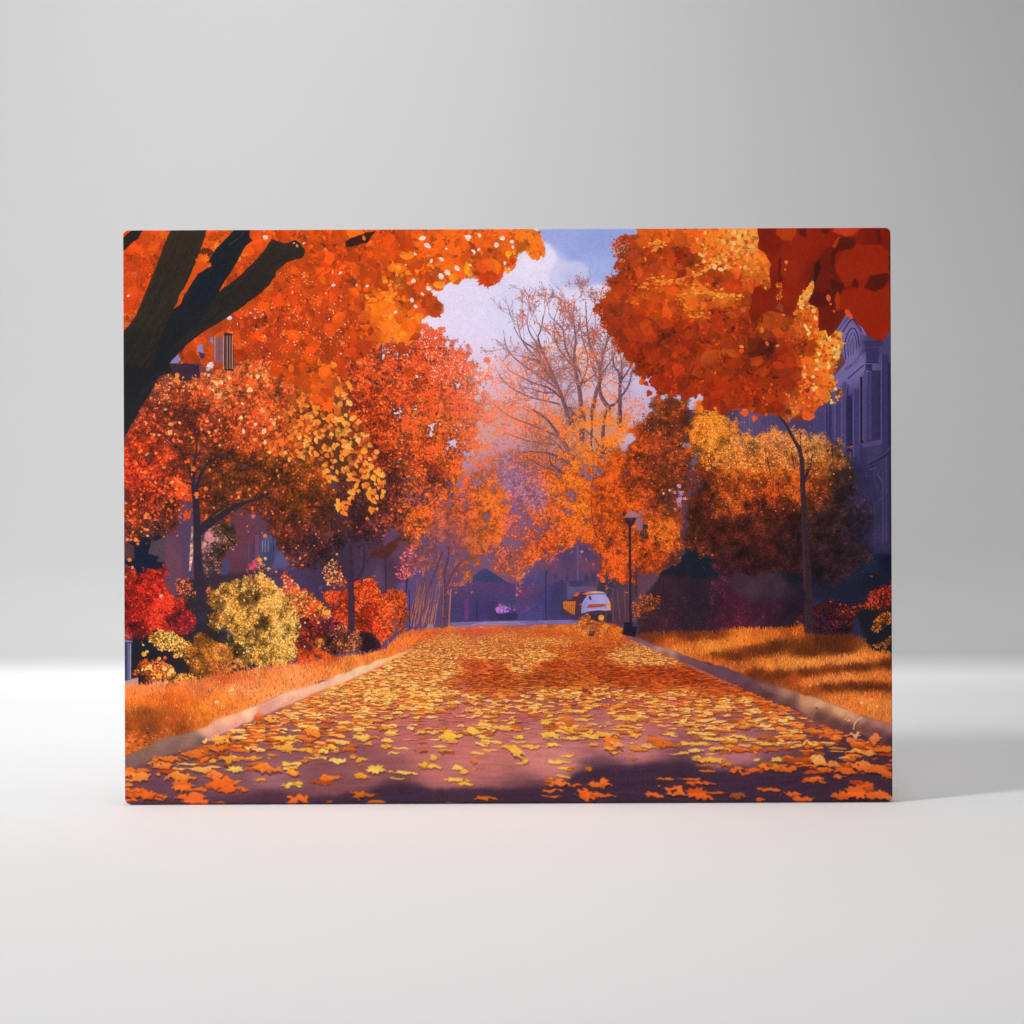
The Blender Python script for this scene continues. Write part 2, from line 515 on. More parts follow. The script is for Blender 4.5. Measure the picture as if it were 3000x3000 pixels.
def paint_far_trees():
    # hazy orange spray behind the bare tree
    fol('B 1560 1420 1700 1330 1932 1280 C 150 1230 300 1120 500 1120 650 1250 720 1450 1000 1640 1200 1720 G 1150 150 900 300 G -300 500 F 1500 250 B 1520 1800',
        'B 1650 1500 236 150 122;1800 1750 226 128 95;C 100 1500 236 146 110;300 1300 240 172 140;500 1250 240 180 145;600 1700 238 150 85;300 1800 230 125 75;1050 1750 215 120 90;G 300 100 235 130 58;700 100 236 138 56;F 1700 200 225 120 88;F 1800 400 200 112 105',
        (2.5, 6), cov=.95, jit=.1, clump=.12, base=0, gap=-.05, edge=26, wob=18, op=.75, fill=.22, sh='p')
    fol('B 1450 1600 1700 1750 C 0 1780 500 1800 1000 1850 G 1000 200 900 400 500 620 -300 700 F 1400 500', 'F 1500 150 228 112 66;1550 350 226 118 52;1750 250 212 112 88;1680 420 200 104 100;G 100 300 222 114 62;300 100 232 124 58;600 200 238 136 44;800 300 236 130 44;0 480 190 100 100;F 1600 600 205 104 82;1850 100 222 124 92',
        (2.5, 6), cov=1.3, jit=.14, base=0, gap=-.35, edge=22, hi=((250, 165, 80, .06),), op=.85, fill=.4, hs=1.2)
    # dense orange of the middle right
    fol('F 1580 700 1650 400 G 0 400 250 420 480 430 650 350 850 330 950 450 800 600 700 850 750 1100 700 1250 600 1300 500 1230 350 1340 200 1380 100 1420 0 1300 -150 1200 -300 1000',
        'F 1650 600 214 108 66;1750 620 150 100 128;1850 700 140 96 140;G 100 450 208 112 66;50 650 165 96 116;150 850 140 92 128;300 600 226 116 44;600 450 238 134 38;450 700 234 124 34;600 900 230 122 34;700 700 214 100 30;300 900 222 108 40;150 1050 200 96 62;250 1250 210 92 40;50 1150 190 88 66;450 1050 222 110 38;650 1150 224 116 36;F 1850 1000 190 90 72',
        (2.5, 6), cov=1.5, jit=.15, base=.75, gap=-.62, edge=18, hi=((250, 160, 55, .10), (196, 76, 36, .1)), hs=1.3)
    fol('G 300 450 560 380 750 420 720 800 760 1100 640 1260 480 1100 350 800', 'G 500 500 240 138 35;650 600 236 128 35;500 800 236 130 34;700 950 230 124 35;600 1150 225 116 34', (2.5, 6), cov=.5, base=0, gap=-.1, edge=20, hi=((250, 165, 55, .2),), hs=1.3)
    shade('F 1500 650 1700 450 1932 350 G 150 450 200 900 0 1200 F 1850 1300 1700 1250 1780 900', (168, 118, 168), wob=20, soft=45, op=.34)
    br = (92, 62, 80)
    for s, w0, w1 in (('C 450 1932 380 1700 310 1530 250 1380 190 1250 150 1130 175 1050 200 920', 13, 3), ('C 560 1950 545 1650 500 1430 490 1280 505 1150 490 1000 480 900', 16, 3),
                      ('C 655 1860 700 1630 740 1500 710 1350 640 1200 610 1000 600 820', 13, 3), ('C 820 1800 735 1640 740 1400 800 1150 830 1000', 13, 3),
                      ('C 920 1950 920 1500 870 1400 850 1250', 15, 4), ('C 920 1600 940 1450 930 1300', 9, 4), ('C 920 1550 1010 1420 1050 1350', 7, 3),
                      ('G 760 400 765 180 800 -10 880 -60 C 1000 1580 1040 1420', 13, 4), ('C 300 1550 230 1450 150 1350 0 1300', 7, 2), ('C 380 1700 250 1600 100 1550 -100 1450', 7, 2), ('C 330 1650 200 1640 50 1600', 5, 2),
                      ('C 545 1450 420 1250 380 1050 270 930', 8, 2), ('C 150 1250 0 1150 -60 1060', 5, 2), ('C 560 1560 650 1500 705 1450', 6, 3),
                      ('G 560 320 545 150 450 0', 13, 13), ('G 560 300 580 100 560 0', 14, 14), ('G 480 450 350 250 230 90 100 0', 13, 5), ('G 430 500 300 430 150 400 0 400', 10, 3), ('G 390 600 280 520 250 400', 8, 3), ('G 390 600 200 540 40 450', 6, 2),
                      ('G 490 190 460 0 C 420 1800', 9, 8), ('G 650 340 660 100 650 0', 7, 6), ('G 750 400 690 280 600 200', 5, 3), ('G 760 390 900 280', 4, 2), ('G 480 560 330 320 200 250', 5, 2)):
        line(s, w0, w1, br, jit=.06, hl=(150, 95, 90) if w0 > 10 else None)
    tc = (146, 96, 98)
    for s in ('C 310 1500 120 1300 0 1150 -60 900', 'C 330 1600 60 1420 -130 1250 -180 1050', 'C 545 1600 620 1350 560 1100 540 850', 'C 480 1400 330 1200 300 1000 330 850', 'C 730 1500 860 1300 880 1150 900 950', 'C 700 1500 640 1300 690 1050 680 830', 'C 350 1750 60 1680 -150 1560 -260 1400', 'G 350 260 100 150 -120 60 -280 -60', 'G 300 330 40 290 -160 220', 'C 190 1250 60 1050 60 850'):
        line(s, 5.5, 1.6, (112, 76, 88), jit=.06)
    for s in ('C 200 920 -1.5', 'C 175 1050 -2', 'C 480 900 -1.6', 'C 505 1150 -1.2', 'C 600 820 -1.6', 'C 610 1000 -1.1', 'C 640 1200 -2', 'C 830 1000 -1.7', 'C 850 1250 -1.8', 'C 930 1300 -1.5', 'C 800 1150 -1.2',
              'C 270 930 -1.9', 'C 0 1300 -2.6', 'C -100 1450 -2.5', 'C 50 1600 -2.8', 'C 150 1130 -2.3', 'C -60 1060 -2', 'C 490 1000 -2', 'C 710 1350 -2.2', 'C 1050 1350 -1.4', 'C 250 1380 -2.4', 'C 380 1050 -1.2', 'C 380 1050 -1.9',
              'C 310 1530 -2.7', 'C 740 1400 -1.0', 'C 600 1100 -1.9', 'C 50 1200 -2.3', 'C 100 1700 -2.7', 'C 560 1300 -1.1', 'C 430 1200 -1.8', 'C 120 1000 -1.7', 'C 0 900 -1.9', 'C 350 950 -1.5', 'C 700 900 -1.4'):
        z, x, y, a = s.split()
        p = P('%s %s %s' % (z, x, y))[0]
        twig(p[0], p[1], float(a), 46 + 24 * rnd.random(), 2.3, tc, 3, bend=.2, leafc=(214, 120, 90) if rnd.random() < .5 else None)
    for s in ('C 450 1932 380 1700 310 1530 250 1380', 'C 545 1650 500 1430 490 1280', 'C 700 1630 740 1500 710 1350 640 1200', 'C 735 1640 740 1400 800 1150', 'C 300 1550 150 1350', 'C 380 1700 100 1550', 'C 330 1650 50 1600', 'G 480 450 350 250 230 90', 'G 430 500 300 430 150 400', 'C 420 1250 380 1050', 'C 920 1500 870 1400', 'G 390 600 200 540'):
        p = smooth_pts(P(s), 5)
        for x, y in p[::2]:
            twig(x, y, -1.6 + rnd.gauss(0, .8) + (-.7 if x + OX < 1640 else 0), 40 + 34 * rnd.random(), 2.2, tc, 3, bend=.2, leafc=(220, 120, 84) if rnd.random() < .4 else None)
            twig(x, y, -1.3 + rnd.gauss(0, .6), 36 + 30 * rnd.random(), 2.0, tc, 2, bend=.2)
    fol('C -200 1350 100 1250 300 1200 600 1180 800 1300 900 1450 1100 1700 700 1900 -200 1900', 'C 300 1500 238 146 105;700 1500 236 146 100;500 1800 236 130 62;150 1800 230 120 75;-100 1600 232 130 90', (1.8, 4.5), cov=.42, base=0, gap=.0, edge=30, op=.8)
    fol('C 350 1750 1000 1750 G 1000 250 750 420 450 420 250 200', 'G 500 50 238 140 50;G 800 100 236 134 50;G 600 300 240 142 40;G 350 150 228 118 60', (2.5, 6), cov=.55, base=0, gap=.0, edge=26)
    fol('C 420 1780 700 1740 950 1820 G 900 300 700 470 480 560 250 350', 'G 500 100 240 144 52;G 800 100 236 134 50;G 600 300 240 140 40;G 350 250 230 120 55', (2.5, 6), cov=.95, base=0, gap=-.25, edge=30, hi=((252, 175, 80, .12),), hs=1.2)
    # left hazy tree and its stems
    fol('F 900 1300 880 1050 1000 900 1150 750 1400 700 1500 450 1620 550 1700 700 1780 760 1760 1000 1740 1120 1720 1250 1600 1330 1550 1420 1500 1550 1420 1600 1300 1720 1250 1650 1100 1500 900 1450',
        'F 1300 800 218 104 62;1500 550 218 108 74;1650 800 238 128 48;1600 1000 230 118 48;1700 1150 236 122 42;1500 1200 225 115 45;1200 1100 185 90 72;1100 1300 140 78 84;1300 1300 175 88 70;1450 1450 225 115 38;1300 1500 150 82 82;1600 550 230 110 60;1350 1000 210 100 60',
        (2.5, 5.5), cov=1.2, jit=.13, base=.78, gap=-.75, hi=((250, 150, 66, .10),), edge=26, op=.88, hs=1.2)
    shade('F 880 1150 1100 900 1400 1050 1650 1250 1550 1500 1300 1750 850 1750', (128, 82, 112), wob=20, soft=40, op=.32)
    st = (88, 56, 78)
    for s, w0, w1 in (('F 1200 1932 J 1195 240', 20, 20), ('F 1200 1950 1200 1700 1190 1560 1230 1400 1240 1300', 19, 7), ('F 1210 1660 1300 1500 1420 1390', 10, 4), ('F 1000 1900 1040 1700 1140 1450 1170 1350', 12, 6), ('F 1090 1450 1130 1350', 5, 3), ('F 880 1930 990 1640', 9, 5), ('F 940 1930 1010 1600 1040 1450', 8, 4)):
        line(s, w0, w1, st, jit=.08, hl=(150, 90, 80))
    for i in range(44):
        x = 870 + rnd.random() * 250
        t = rnd.random() * 60 + 20
        y1 = 1600 + rnd.random() * 200
        line('F %f %f J %f %f' % (x + t, y1, x - 5, 200 + 50 * rnd.random()), 1.6, 2.6, rnd.choice(((176, 112, 96), (140, 84, 92), (196, 128, 92), (100, 60, 80), (88, 54, 78))), sm=False)
    shade('J 1035 215 1090 220 1100 262 1030 255', (140, 124, 168), soft=1)
    line('J 1240 250 J 1245 150 F 1260 1700', 4, 4, (190, 120, 95))


def paint_left():
    # building behind the left trees
    shade('E 480 1100 640 850 700 600 1500 900 1700 1000 F 800 1300 F 700 1932 E 480 1932', 'E 550 1400 104 62 80;640 950 92 58 84;700 1300 90 58 80;1200 1200 102 54 70;1200 1500 96 52 70;1450 1400 58 56 84;1650 1400 78 62 92;1850 1500 66 46 62;F 200 1500 60 42 60;F 500 1500 74 52 76', tex=.03)
    shade('E 97 1180 480 1150 490 1560 97 1560', (18, 26, 46))
    shade('E 97 1250 200 1280 205 1400 97 1420', (80, 52, 55), wob=2)
    shade('E 340 1360 360 1250 500 1200 490 1440 420 1440 440 1390', (80, 62, 70), wob=4, soft=1)
    shade('E 655 1050 745 1050 745 1600 655 1600', (80, 58, 88), soft=2)
    shade('E 740 1100 757 1100 757 1380 735 1520 718 1520', (196, 150, 140), tex=.3, texn='s')
    shade('E 1340 1180 1380 1180 1380 1500 1340 1500', (110, 64, 92))
    shade('E 1400 1180 1560 1190 1570 1420 1380 1420', 'E 1450 1250 84 84 124;1500 1350 60 66 104;1540 1400 48 54 92', soft=2, tex=.08)
    for x in (1415, 1440, 1470):
        line('E %d 1240 %d 1340' % (x, x), 2, 2, (150, 120, 130), sm=False)
    line('E 1510 1150 1520 1340', 2.5, 2.5, (40, 36, 60), sm=False)
    shade('E 1560 1250 1700 1330 1760 1340 1760 1750 1500 1750 1500 1500', 'E 1600 1400 88 80 124;1700 1500 84 76 118;1600 1650 70 60 100', soft=4)
    shade('E 1030 1420 1090 1400 1095 1600 1030 1640', (64, 66, 108), soft=2)
    fol('E 840 1150 930 1100 1160 1050 1160 1130 1150 1330 1050 1350 1010 1560 840 1640', 'E 880 1200 150 100 110;1000 1200 92 62 60;1050 1100 70 50 34;1100 1300 84 54 36;900 1450 74 50 52', (2, 4.5), cov=1.2, base=.7, edge=6, hi=((215, 150, 140, .2),), hibias=60, wob=6)
    spots('E 905 1200 48 205 140 145;930 1230 35 200 135 140;875 1270 18 220 170 160;985 1220 20 190 130 130')
    # second tree: red-orange
    fol('F 300 1200 150 900 250 0 B 250 1300 500 1200 700 1180 950 1150 1000 980 1100 1020 1150 1100 1200 1200 1300 1220 1400 1210 1430 1280 1500 1400 1480 1550 1540 1800 F 1500 50 1450 300 1400 500 1370 700 1250 800 1100 950 1000 1100 930 1250 900 1350 750 1300 600 1250 400 1350',
        'B 600 1350 205 85 42;900 1350 215 85 48;1200 1400 228 104 68;1500 1500 232 122 88;500 1600 180 66 26;900 1600 200 80 40;1300 1700 222 98 58;1500 1800 228 108 68;450 1850 150 55 22;F 300 100 150 55 20;600 150 160 60 22;900 150 226 110 50;1200 150 232 110 50;1500 200 226 102 58;1000 350 210 90 40;650 450 120 48 25;1000 520 150 60 30;1250 500 205 92 38;1400 600 225 115 45;700 700 95 42 35;950 650 215 105 55;1100 640 115 48 35;950 830 110 60 70;1150 850 200 100 60;400 800 85 42 38;400 1100 75 35 38;700 1000 100 45 35;950 980 230 120 40;1050 950 212 98 55;600 1200 75 40 50;300 1250 62 34 40;200 1000 70 34 32',
        (3, 6.5), cov=1.5, jit=.19, hi=((250, 150, 74, .07), (236, 92, 46, .08)), hibias=90, hs=1.9, edge=34, wob=16, gap=-1.0, base=.66, huej=.05)
    fol('B 1350 1250 1550 1330 1640 1500 1620 1700 1680 1932 F 1640 200 1560 450 1400 700 1350 500 1420 200 1380 0 B 1380 1700 1420 1500', 'B 1500 1500 232 126 86;1550 1800 228 116 76;F 1500 200 226 104 60;1480 500 226 110 56', (2.5, 5.5), cov=.75, base=0, edge=34, wob=16, gap=-.2, op=.85)
    shade('B 1250 1250 1700 1300 1900 1500 F 1900 200 1700 700 1450 700 1350 300 1300 0', (236, 168, 170), wob=20, soft=50, op=.26)
    # sky lights through its upper right
    fol('B 950 1160 1050 1000 1200 1210 1500 1320 1600 1420 1560 1600 1450 1700 1250 1550 1050 1450', 'B 1100 1200 242 206 206;1250 1500 240 200 206;1450 1550 236 196 210', (2, 5), cov=.16, base=0, edge=18, jit=.05)
    fol('B 980 1000 1080 1000 1200 1230 1480 1290 1580 1420 1560 1600 1300 1550 1100 1450', 'B 1100 1200 226 92 48;1300 1450 226 96 56;1500 1500 234 124 80', (3, 6), cov=.3, base=0, edge=16)
    fol('B 300 1250 420 1300 900 1250 1000 1400 900 1700 500 1800 330 1700', 'B 500 1400 236 130 80;800 1500 226 110 70;600 1700 205 90 45', (2, 4), cov=.16, base=0, edge=18)
    for s in ('F 1000 60 1130 180 1280 120', 'F 950 560 1050 640', 'F 1180 880 1320 860', 'B 250 1300 330 1450', 'B 400 1500 600 1600'):
        line(s, 1.6, 1.2, (235, 150, 90))
    # haze gap and pink sprig
    shade('F 620 1260 700 1100 760 1140 760 1210 650 1280', (96, 62, 92), wob=6, soft=3)
    shade('F 480 1600 640 1350 800 1230 900 1330 870 1600 640 1700', 'F 560 1580 84 62 98;700 1500 74 46 66;800 1350 100 62 84', wob=6, soft=4)
    shade('F 560 1300 740 1250 760 1310 640 1400 470 1420', (84, 40, 32), wob=8, soft=2)
    fol('F 790 1350 880 1250 950 1360 930 1460 980 1540 900 1600 800 1600 700 1540 780 1450', 'F 850 1400 180 80 95;900 1500 205 95 100;760 1540 175 80 100', (3, 6), cov=.8, base=0, hi=((238, 140, 130, .2),), edge=8)
    # first tree: crown
    fol('A 250 1760 330 1640 430 1500 500 1465 600 1500 830 1500 950 1450 1150 1440 1300 1300 1400 1290 1550 1400 1750 1600 1932 1700 F 100 200 150 500 160 900 260 1250 200 1450 20 1500 E 1800 1600 1720 1500 1640 1400 1560 1280 1480 1160 1400 960 1250 940 1050 1000 950 1080 860 1060 760 1000 740 850 600 900 620 1020 550 1180 300 1230 90 1250 90 280',
        'A 700 1650 150 62 34;1000 1550 205 110 58;1350 1400 205 100 45;1300 1600 190 88 42;500 1750 120 52 38;E 300 100 125 48 28;200 400 180 58 28;150 600 190 58 30;400 600 165 54 28;600 750 205 75 35;300 850 135 44 28;200 950 150 55 30;500 900 105 44 30;400 1100 72 42 38;200 1150 105 45 35;600 100 110 46 28;850 100 120 52 30;1000 200 105 44 26;1250 250 180 76 35;1500 350 160 80 32;900 500 92 45 22;1100 600 100 50 22;1300 600 105 52 22;1600 600 95 48 22;1700 900 110 55 18;1500 900 95 42 28;1800 500 120 65 20;1700 1150 85 38 30;1850 1300 72 38 44;1100 850 85 42 25;1300 750 98 46 24;F 50 800 105 52 20;F 100 1050 80 40 30;0 1300 72 36 38;E 1750 1450 76 40 44;F 200 1350 58 34 48',
        (2.5, 6), cov=1.5, jit=.2, hi=((244, 112, 50, .06), (250, 172, 110, .022)), hibias=80, hs=2.1, edge=16, base=.72, gap=-1.25)
    spots('E 1 1 1 0 0 0')
    tk = (42, 33, 46)
    for s, w0, w1 in (('E 828 1960 805 1500 798 1200 790 930 770 720', 30, 20), ('I 828 -20 830 300', 30, 34), ('E 820 1150 950 1050 1130 930 1250 880 1400 830 1500 780', 24, 3), ('E 850 1080 1000 950 1100 890', 9, 3), ('E 790 760 830 620 900 500 1000 440 1150 380', 11, 4), ('E 770 720 765 550 790 400 790 300', 11, 4), ('E 790 740 930 680', 8, 3), ('E 760 710 640 670', 7, 3), ('E 700 500 620 360 540 300 480 230', 7, 3), ('E 760 700 720 560 690 480', 9, 6), ('E 780 450 860 380', 5, 2)):
        line(s, w0, w1, tk, jit=.05)
    spots('E 475 200 16 250 110 40 p;715 485 25 245 110 30 p;690 490 20 238 105 30 p;760 560 30 240 125 45 m;745 615 16 240 130 50 p;790 800 30 240 140 60 m;795 830 17 245 160 80 p;880 745 27 248 140 70 m;915 570 19 245 160 95 p;950 522 12 250 150 90 p;975 490 11 240 120 70 p;1010 335 17 250 200 150 p;1188 355 12 250 225 200 p;1478 400 24 252 205 140 p;1610 440 16 252 210 160 p;1890 460 19 250 200 140 p;1275 125 14 252 205 170 p;835 185 20 245 150 120 p;760 270 12 245 170 110 p;650 305 20 240 90 45 p;380 230 16 245 110 50 p;300 115 17 245 115 45 p;215 270 24 240 95 40 p;405 90 17 235 75 40 p;245 150 16 240 115 50 p;265 800 20 242 110 60 p;500 870 19 248 125 60 p;525 940 19 246 120 40 p;590 900 16 245 110 50 p;400 998 19 240 90 40 p;625 1010 19 238 90 40 p;700 1000 44 222 80 35 m;165 970 27 245 110 60 p;210 1040 22 240 90 45 p;190 1155 19 248 150 90 p;140 1230 24 250 170 120 p;330 1190 17 252 205 160 p;235 1265 22 242 120 60 p;280 1110 17 240 100 50 p;160 1420 19 245 130 70 p;185 1480 14 248 170 130 p;610 1190 12 248 165 130 p;1270 1100 12 250 150 110 p;1280 1150 14 225 100 80 p;1440 1190 27 225 120 90 m;1410 1165 11 245 120 60 p;1325 1005 27 215 110 130 m;1215 990 17 205 90 60 p;1320 920 14 215 120 120 p;350 1025 11 250 220 190 p;585 650 12 252 200 130 p;480 1200 11 250 170 120 p;490 305 9 252 200 160 p;830 1000 0.1 0 0 0;460 1755 16 250 190 160 p')
    fol('A 900 1500 1200 1450 1350 1300 1500 1400 1600 1550 E 1550 300 1300 330 1150 150 1000 50 A 800 1700', 'A 1000 1550 240 165 105;1350 1380 240 160 90;1300 1650 225 110 60;E 1300 200 225 105 55', (3, 8), cov=.3, base=0, edge=14, sh='oh', hi=((255, 215, 160, .2), (240, 90, 45, .2)))
    fol('E 100 350 300 300 450 420 600 640 720 720 720 850 560 880 350 820 150 800 100 700', 'E 200 400 225 75 35;150 600 222 70 34;400 600 205 70 32;600 750 235 90 40', (3, 8), cov=.35, base=0, edge=14, sh='oh', hi=((250, 140, 70, .15),))
    fol('E 100 120 260 20 600 20 900 50 1200 150 1250 300 900 330 600 300 300 300 100 340', 'E 300 100 215 85 45;700 150 205 85 50;1100 220 225 95 50', (3, 8), cov=.16, base=0, edge=14, sh='oh', hi=((252, 190, 140, .25),))
    fol('E 100 850 400 850 600 900 740 850 745 1020 600 1040 420 1180 150 1260 100 1250', 'E 250 950 205 80 40;200 1150 190 80 50;600 930 225 90 45', (3, 7), cov=.25, base=0, edge=10, sh='oh', hi=((250, 160, 90, .2),))
    # drooping yellow sprays
    shade('B 0 1760 120 1740 300 1850 400 1932 F 420 300 300 600 150 560 0 500', 'F 100 100 100 55 22;F 200 350 84 45 26', wob=12, soft=8)
    fol('E 1480 140 1560 40 B -50 1560 130 1500 230 1440 300 1560 300 1750 380 1932 F 450 150 500 300 560 350 580 430 470 420 560 520 600 580 640 660 620 740 560 700 480 600 380 560 340 700 250 560 200 500 120 560 0 540 E 1850 440 1720 500 1640 440 1500 420',
        'B 180 1600 228 145 55;230 1750 240 170 70;F 60 60 248 155 60;250 250 248 175 80;400 300 252 195 100;300 420 235 150 60;500 600 250 185 85;100 500 240 140 60;E 1700 200 238 135 50;1600 300 236 120 48;1850 300 246 165 75;1550 120 235 130 60',
        (7, 11), cov=.8, base=0, sh='ohoh', jit=.14, edge=10, ang=(1.25, .6), hi=((255, 205, 115, .14), (190, 95, 34, .2)), vein=.05, wob=6, hs=1.0)
    for s in ('F 270 560 340 700 320 800 240 900', 'F 420 560 500 700 530 850', 'F 530 560 600 700 590 830', 'F 150 600 140 690', 'F 440 640 500 780 510 960', 'F 80 520 85 660', 'F 180 860 230 980'):
        p = smooth_pts(P(s), 8)
        line(p, 1.5, 1.2, (90, 50, 30), sm=False)
        for x, y in p[::3]:
            for _ in range(2):
                stamp(x + rnd.gauss(0, 7), y + rnd.gauss(0, 6), 6 + 4 * rnd.random(), np.array(rnd.choice(((250, 165, 50), (252, 190, 85), (235, 135, 50), (248, 175, 60))), np.float32), rnd.choice('oh'), 1.3 + rnd.gauss(0, .5), 1, .06)
    spots('F 510 950 40 245 150 40 h 1 90;240 975 30 245 145 55 h 1 60;270 985 26 250 165 80 o 1 60;210 930 24 245 150 50 h 1 80;240 890 30 246 150 50 h 1 70;95 640 28 240 150 60 h 1 100;480 800 38 246 160 40 h 1 110;530 650 36 250 190 70 h 1 70;615 810 24 250 180 70 o 1 60;610 620 26 252 195 90 h 1 40;290 350 40 252 195 100 h 1 40;245 300 32 248 165 60;385 290 34 255 215 140 h 1 80;130 70 42 245 150 50 h 1 60;100 95 36 246 140 50 h 1 80;255 130 36 252 190 80 h 1 95;320 240 44 150 66 26 h 1 80;205 100 30 250 190 110 o 1 20;560 400 30 250 180 80;440 390 36 248 180 60')
    # trunks below the second tree
    t2 = (56, 38, 58)
    for s, w0, w1 in (('F 318 1950 318 1700 322 1500 312 1280', 21, 10), ('J 320 -10 322 250', 21, 21), ('F 340 1660 405 1560 440 1450 440 1270', 12, 6), ('F 225 1300 245 1500 300 1660', 7, 10), ('F 460 1430 560 1360 620 1330', 6, 3), ('F 648 1860 645 1600 640 1350', 6, 5), ('F 845 1600 830 1760 J 770 310', 5, 7), ('F 865 1700 J 872 300', 3, 4)):
        line(s, w0, w1, t2, jit=.05)


def paint_canopy():
    poly = 'A 80 60 B 1932 60 C 40 60 150 120 175 180 210 290 200 350 150 350 100 390 60 330 0 310 B 1880 340 1870 450 1800 480 1740 540 1700 620 1640 600 1600 660 1560 630 1520 570 1440 570 1380 550 1320 640 1270 600 1200 610 1170 690 1100 640 1050 690 1130 760 1180 800 1160 880 1110 930 1040 900 1000 930 930 960 980 1090 900 1200 830 1180 760 1180 700 1150 600 1180 500 1220 420 1320 350 1330 250 1250 280 1400 270 1470 160 1500 160 1700 150 1760 0 1800 A 1900 1640 1800 1640 1700 1560 1550 1480 1500 1400 1380 1290 1200 1310 1120 1380 1040 1420 900 1420 850 1350 750 1330 640 1380 620 1270 A 80 1100'
    ct = 'A 200 400 188 68 12;300 250 205 80 15;1000 200 210 90 22;1350 700 200 78 15;1500 550 200 78 18;1300 1000 168 60 18;1500 1000 172 62 18;1700 800 190 70 15;1100 1050 192 78 20;1450 1200 160 58 18;1800 1300 186 74 15;1850 1600 180 78 15;1700 200 198 80 18;B 100 300 200 78 15;300 200 205 82 15;600 250 228 92 18;800 250 205 80 15;1000 300 230 108 25;1300 250 222 103 25;1600 300 218 98 25;1800 200 224 108 28;1650 550 200 80 25;600 500 180 74 18;900 550 188 74 18;200 600 196 74 15;400 700 210 88 20;550 800 236 130 28;800 700 195 80 18;1080 800 180 75 25;200 900 196 74 18;300 1050 168 64 16;650 950 232 122 28;850 1000 225 105 25;100 1200 170 66 16;400 1200 175 65 18;800 1250 185 75 20;750 1100 236 138 36;100 1450 205 102 24;220 1450 180 65 15;850 1450 185 80 20;80 1700 186 78 18;C 120 250 238 125 30;60 200 238 140 40'
    fol(poly, ct, (3, 8.5), cov=1.2, jit=.12, clump=.14, edge=7, base=.88, hi=((240, 150, 60, .035), (236, 110, 30, .05)), hs=1.2, wob=5, gap=-1.35)
    fol(poly, ct, (10, 28), cov=1.3, jit=.08, clump=.10, edge=5, base=0, sh='ppphm', huej=.03, hi=((236, 118, 25, .04),), hs=1.0, wob=4, vein=.015)
    # speckles of light and twigs between leaves
    fol('A 1150 850 1932 750 B 200 400 400 900 300 1250 0 1300 A 1500 1400 1200 1250', 'A 1400 900 225 130 70;A 1700 1200 220 115 45;B 100 1000 225 110 40', (2, 4), cov=.07, base=0, edge=10, hi=((252, 215, 180, .25),))
    fol('A 100 250 500 120 300 700 200 850 100 900', 'A 200 400 215 95 30', (2, 5), cov=.12, base=0, edge=6)
    fol('A 1480 400 1800 480 1900 600 1932 900 1650 650', 'A 1700 550 235 150 70', (1.5, 3.5), cov=.18, base=0, edge=10, hi=((252, 210, 140, .2),))
    fol('B 500 480 700 560 900 500 1000 400 1300 450 1180 560 1050 640 900 600 750 900 850 1100 650 1150 560 1000 620 700', 'B 700 550 240 150 45;B 1100 500 240 145 45;B 700 1000 245 160 50;B 800 800 236 120 32', (4, 10), cov=.35, base=0, edge=10, sh='obh', jit=.12)
    for s in ('B 300 240 480 200 560 130', 'A 1020 220 960 130', 'A 1700 530 1760 540 1810 450', 'A 1190 960 1200 1080 1230 1230 1240 1330', 'A 1880 1040 1910 1130', 'B 480 800 560 790 640 740', 'B 1010 440 1090 370 1230 360', 'B 1780 440 1850 440', 'B 105 680 105 800', 'B 30 1230 50 1100 120 1060', 'B 450 740 400 900', 'B 1000 420 1040 390', 'B 1470 120 1475 260', 'B 150 1480 180 1350'):
        line(s, 2.2, 1.4, (95, 38, 18))
    w = (244, 226, 222)
    spots(';'.join('B %d %d %d 244 228 222 %s' % t for t in ((1420, 180, 36, 'h'), (1745, 185, 26, 'b'), (1690, 250, 28, 'b'), (1465, 320, 32, 'd'), (1215, 290, 16, 'd'), (1075, 400, 22, 'o'), (1170, 385, 28, 'o'), (1040, 255, 38, 'o'), (990, 185, 38, 'o'), (1835, 220, 28, 'r'), (1530, 160, 24, 'r'), (1520, 295, 20, 'r'), (1320, 470, 34, 'r'), (1230, 510, 36, 'r'), (1165, 545, 36, 'r'), (1120, 710, 36, 'r'), (1050, 660, 34, 'r'), (990, 713, 22, 'o'), (905, 590, 28, 'r'), (890, 770, 26, 'r'), (925, 830, 24, 'r'), (735, 885, 20, 'o'), (215, 515, 18, 'o'), (150, 630, 22, 'o'), (470, 635, 18, 'r'), (915, 335, 22, 'o'), (1440, 440, 18, 'o'), (1770, 420, 22, 'r'), (1030, 945, 28, 'r'), (940, 1490, 18, 'o'), (1845, 270, 20, 'o'), (370, 630, 12, 'o'), (1240, 345, 12, 'r'), (220, 1275, 12, 'o'))))
    spots('A 1440 180 30 244 214 214 r;1800 232 16 246 220 190 o;1100 940 32 236 216 232 r;1070 920 20 230 190 190 r;1300 890 14 230 210 225 o;1345 935 14 226 190 180;1420 905 12 226 190 180;920 1390 36 236 206 226 r;150 730 18 230 200 200 o;205 525 30 200 96 60 d;180 940 30 150 90 80 o 1 120;130 1000 30 190 110 80 o 1 120')
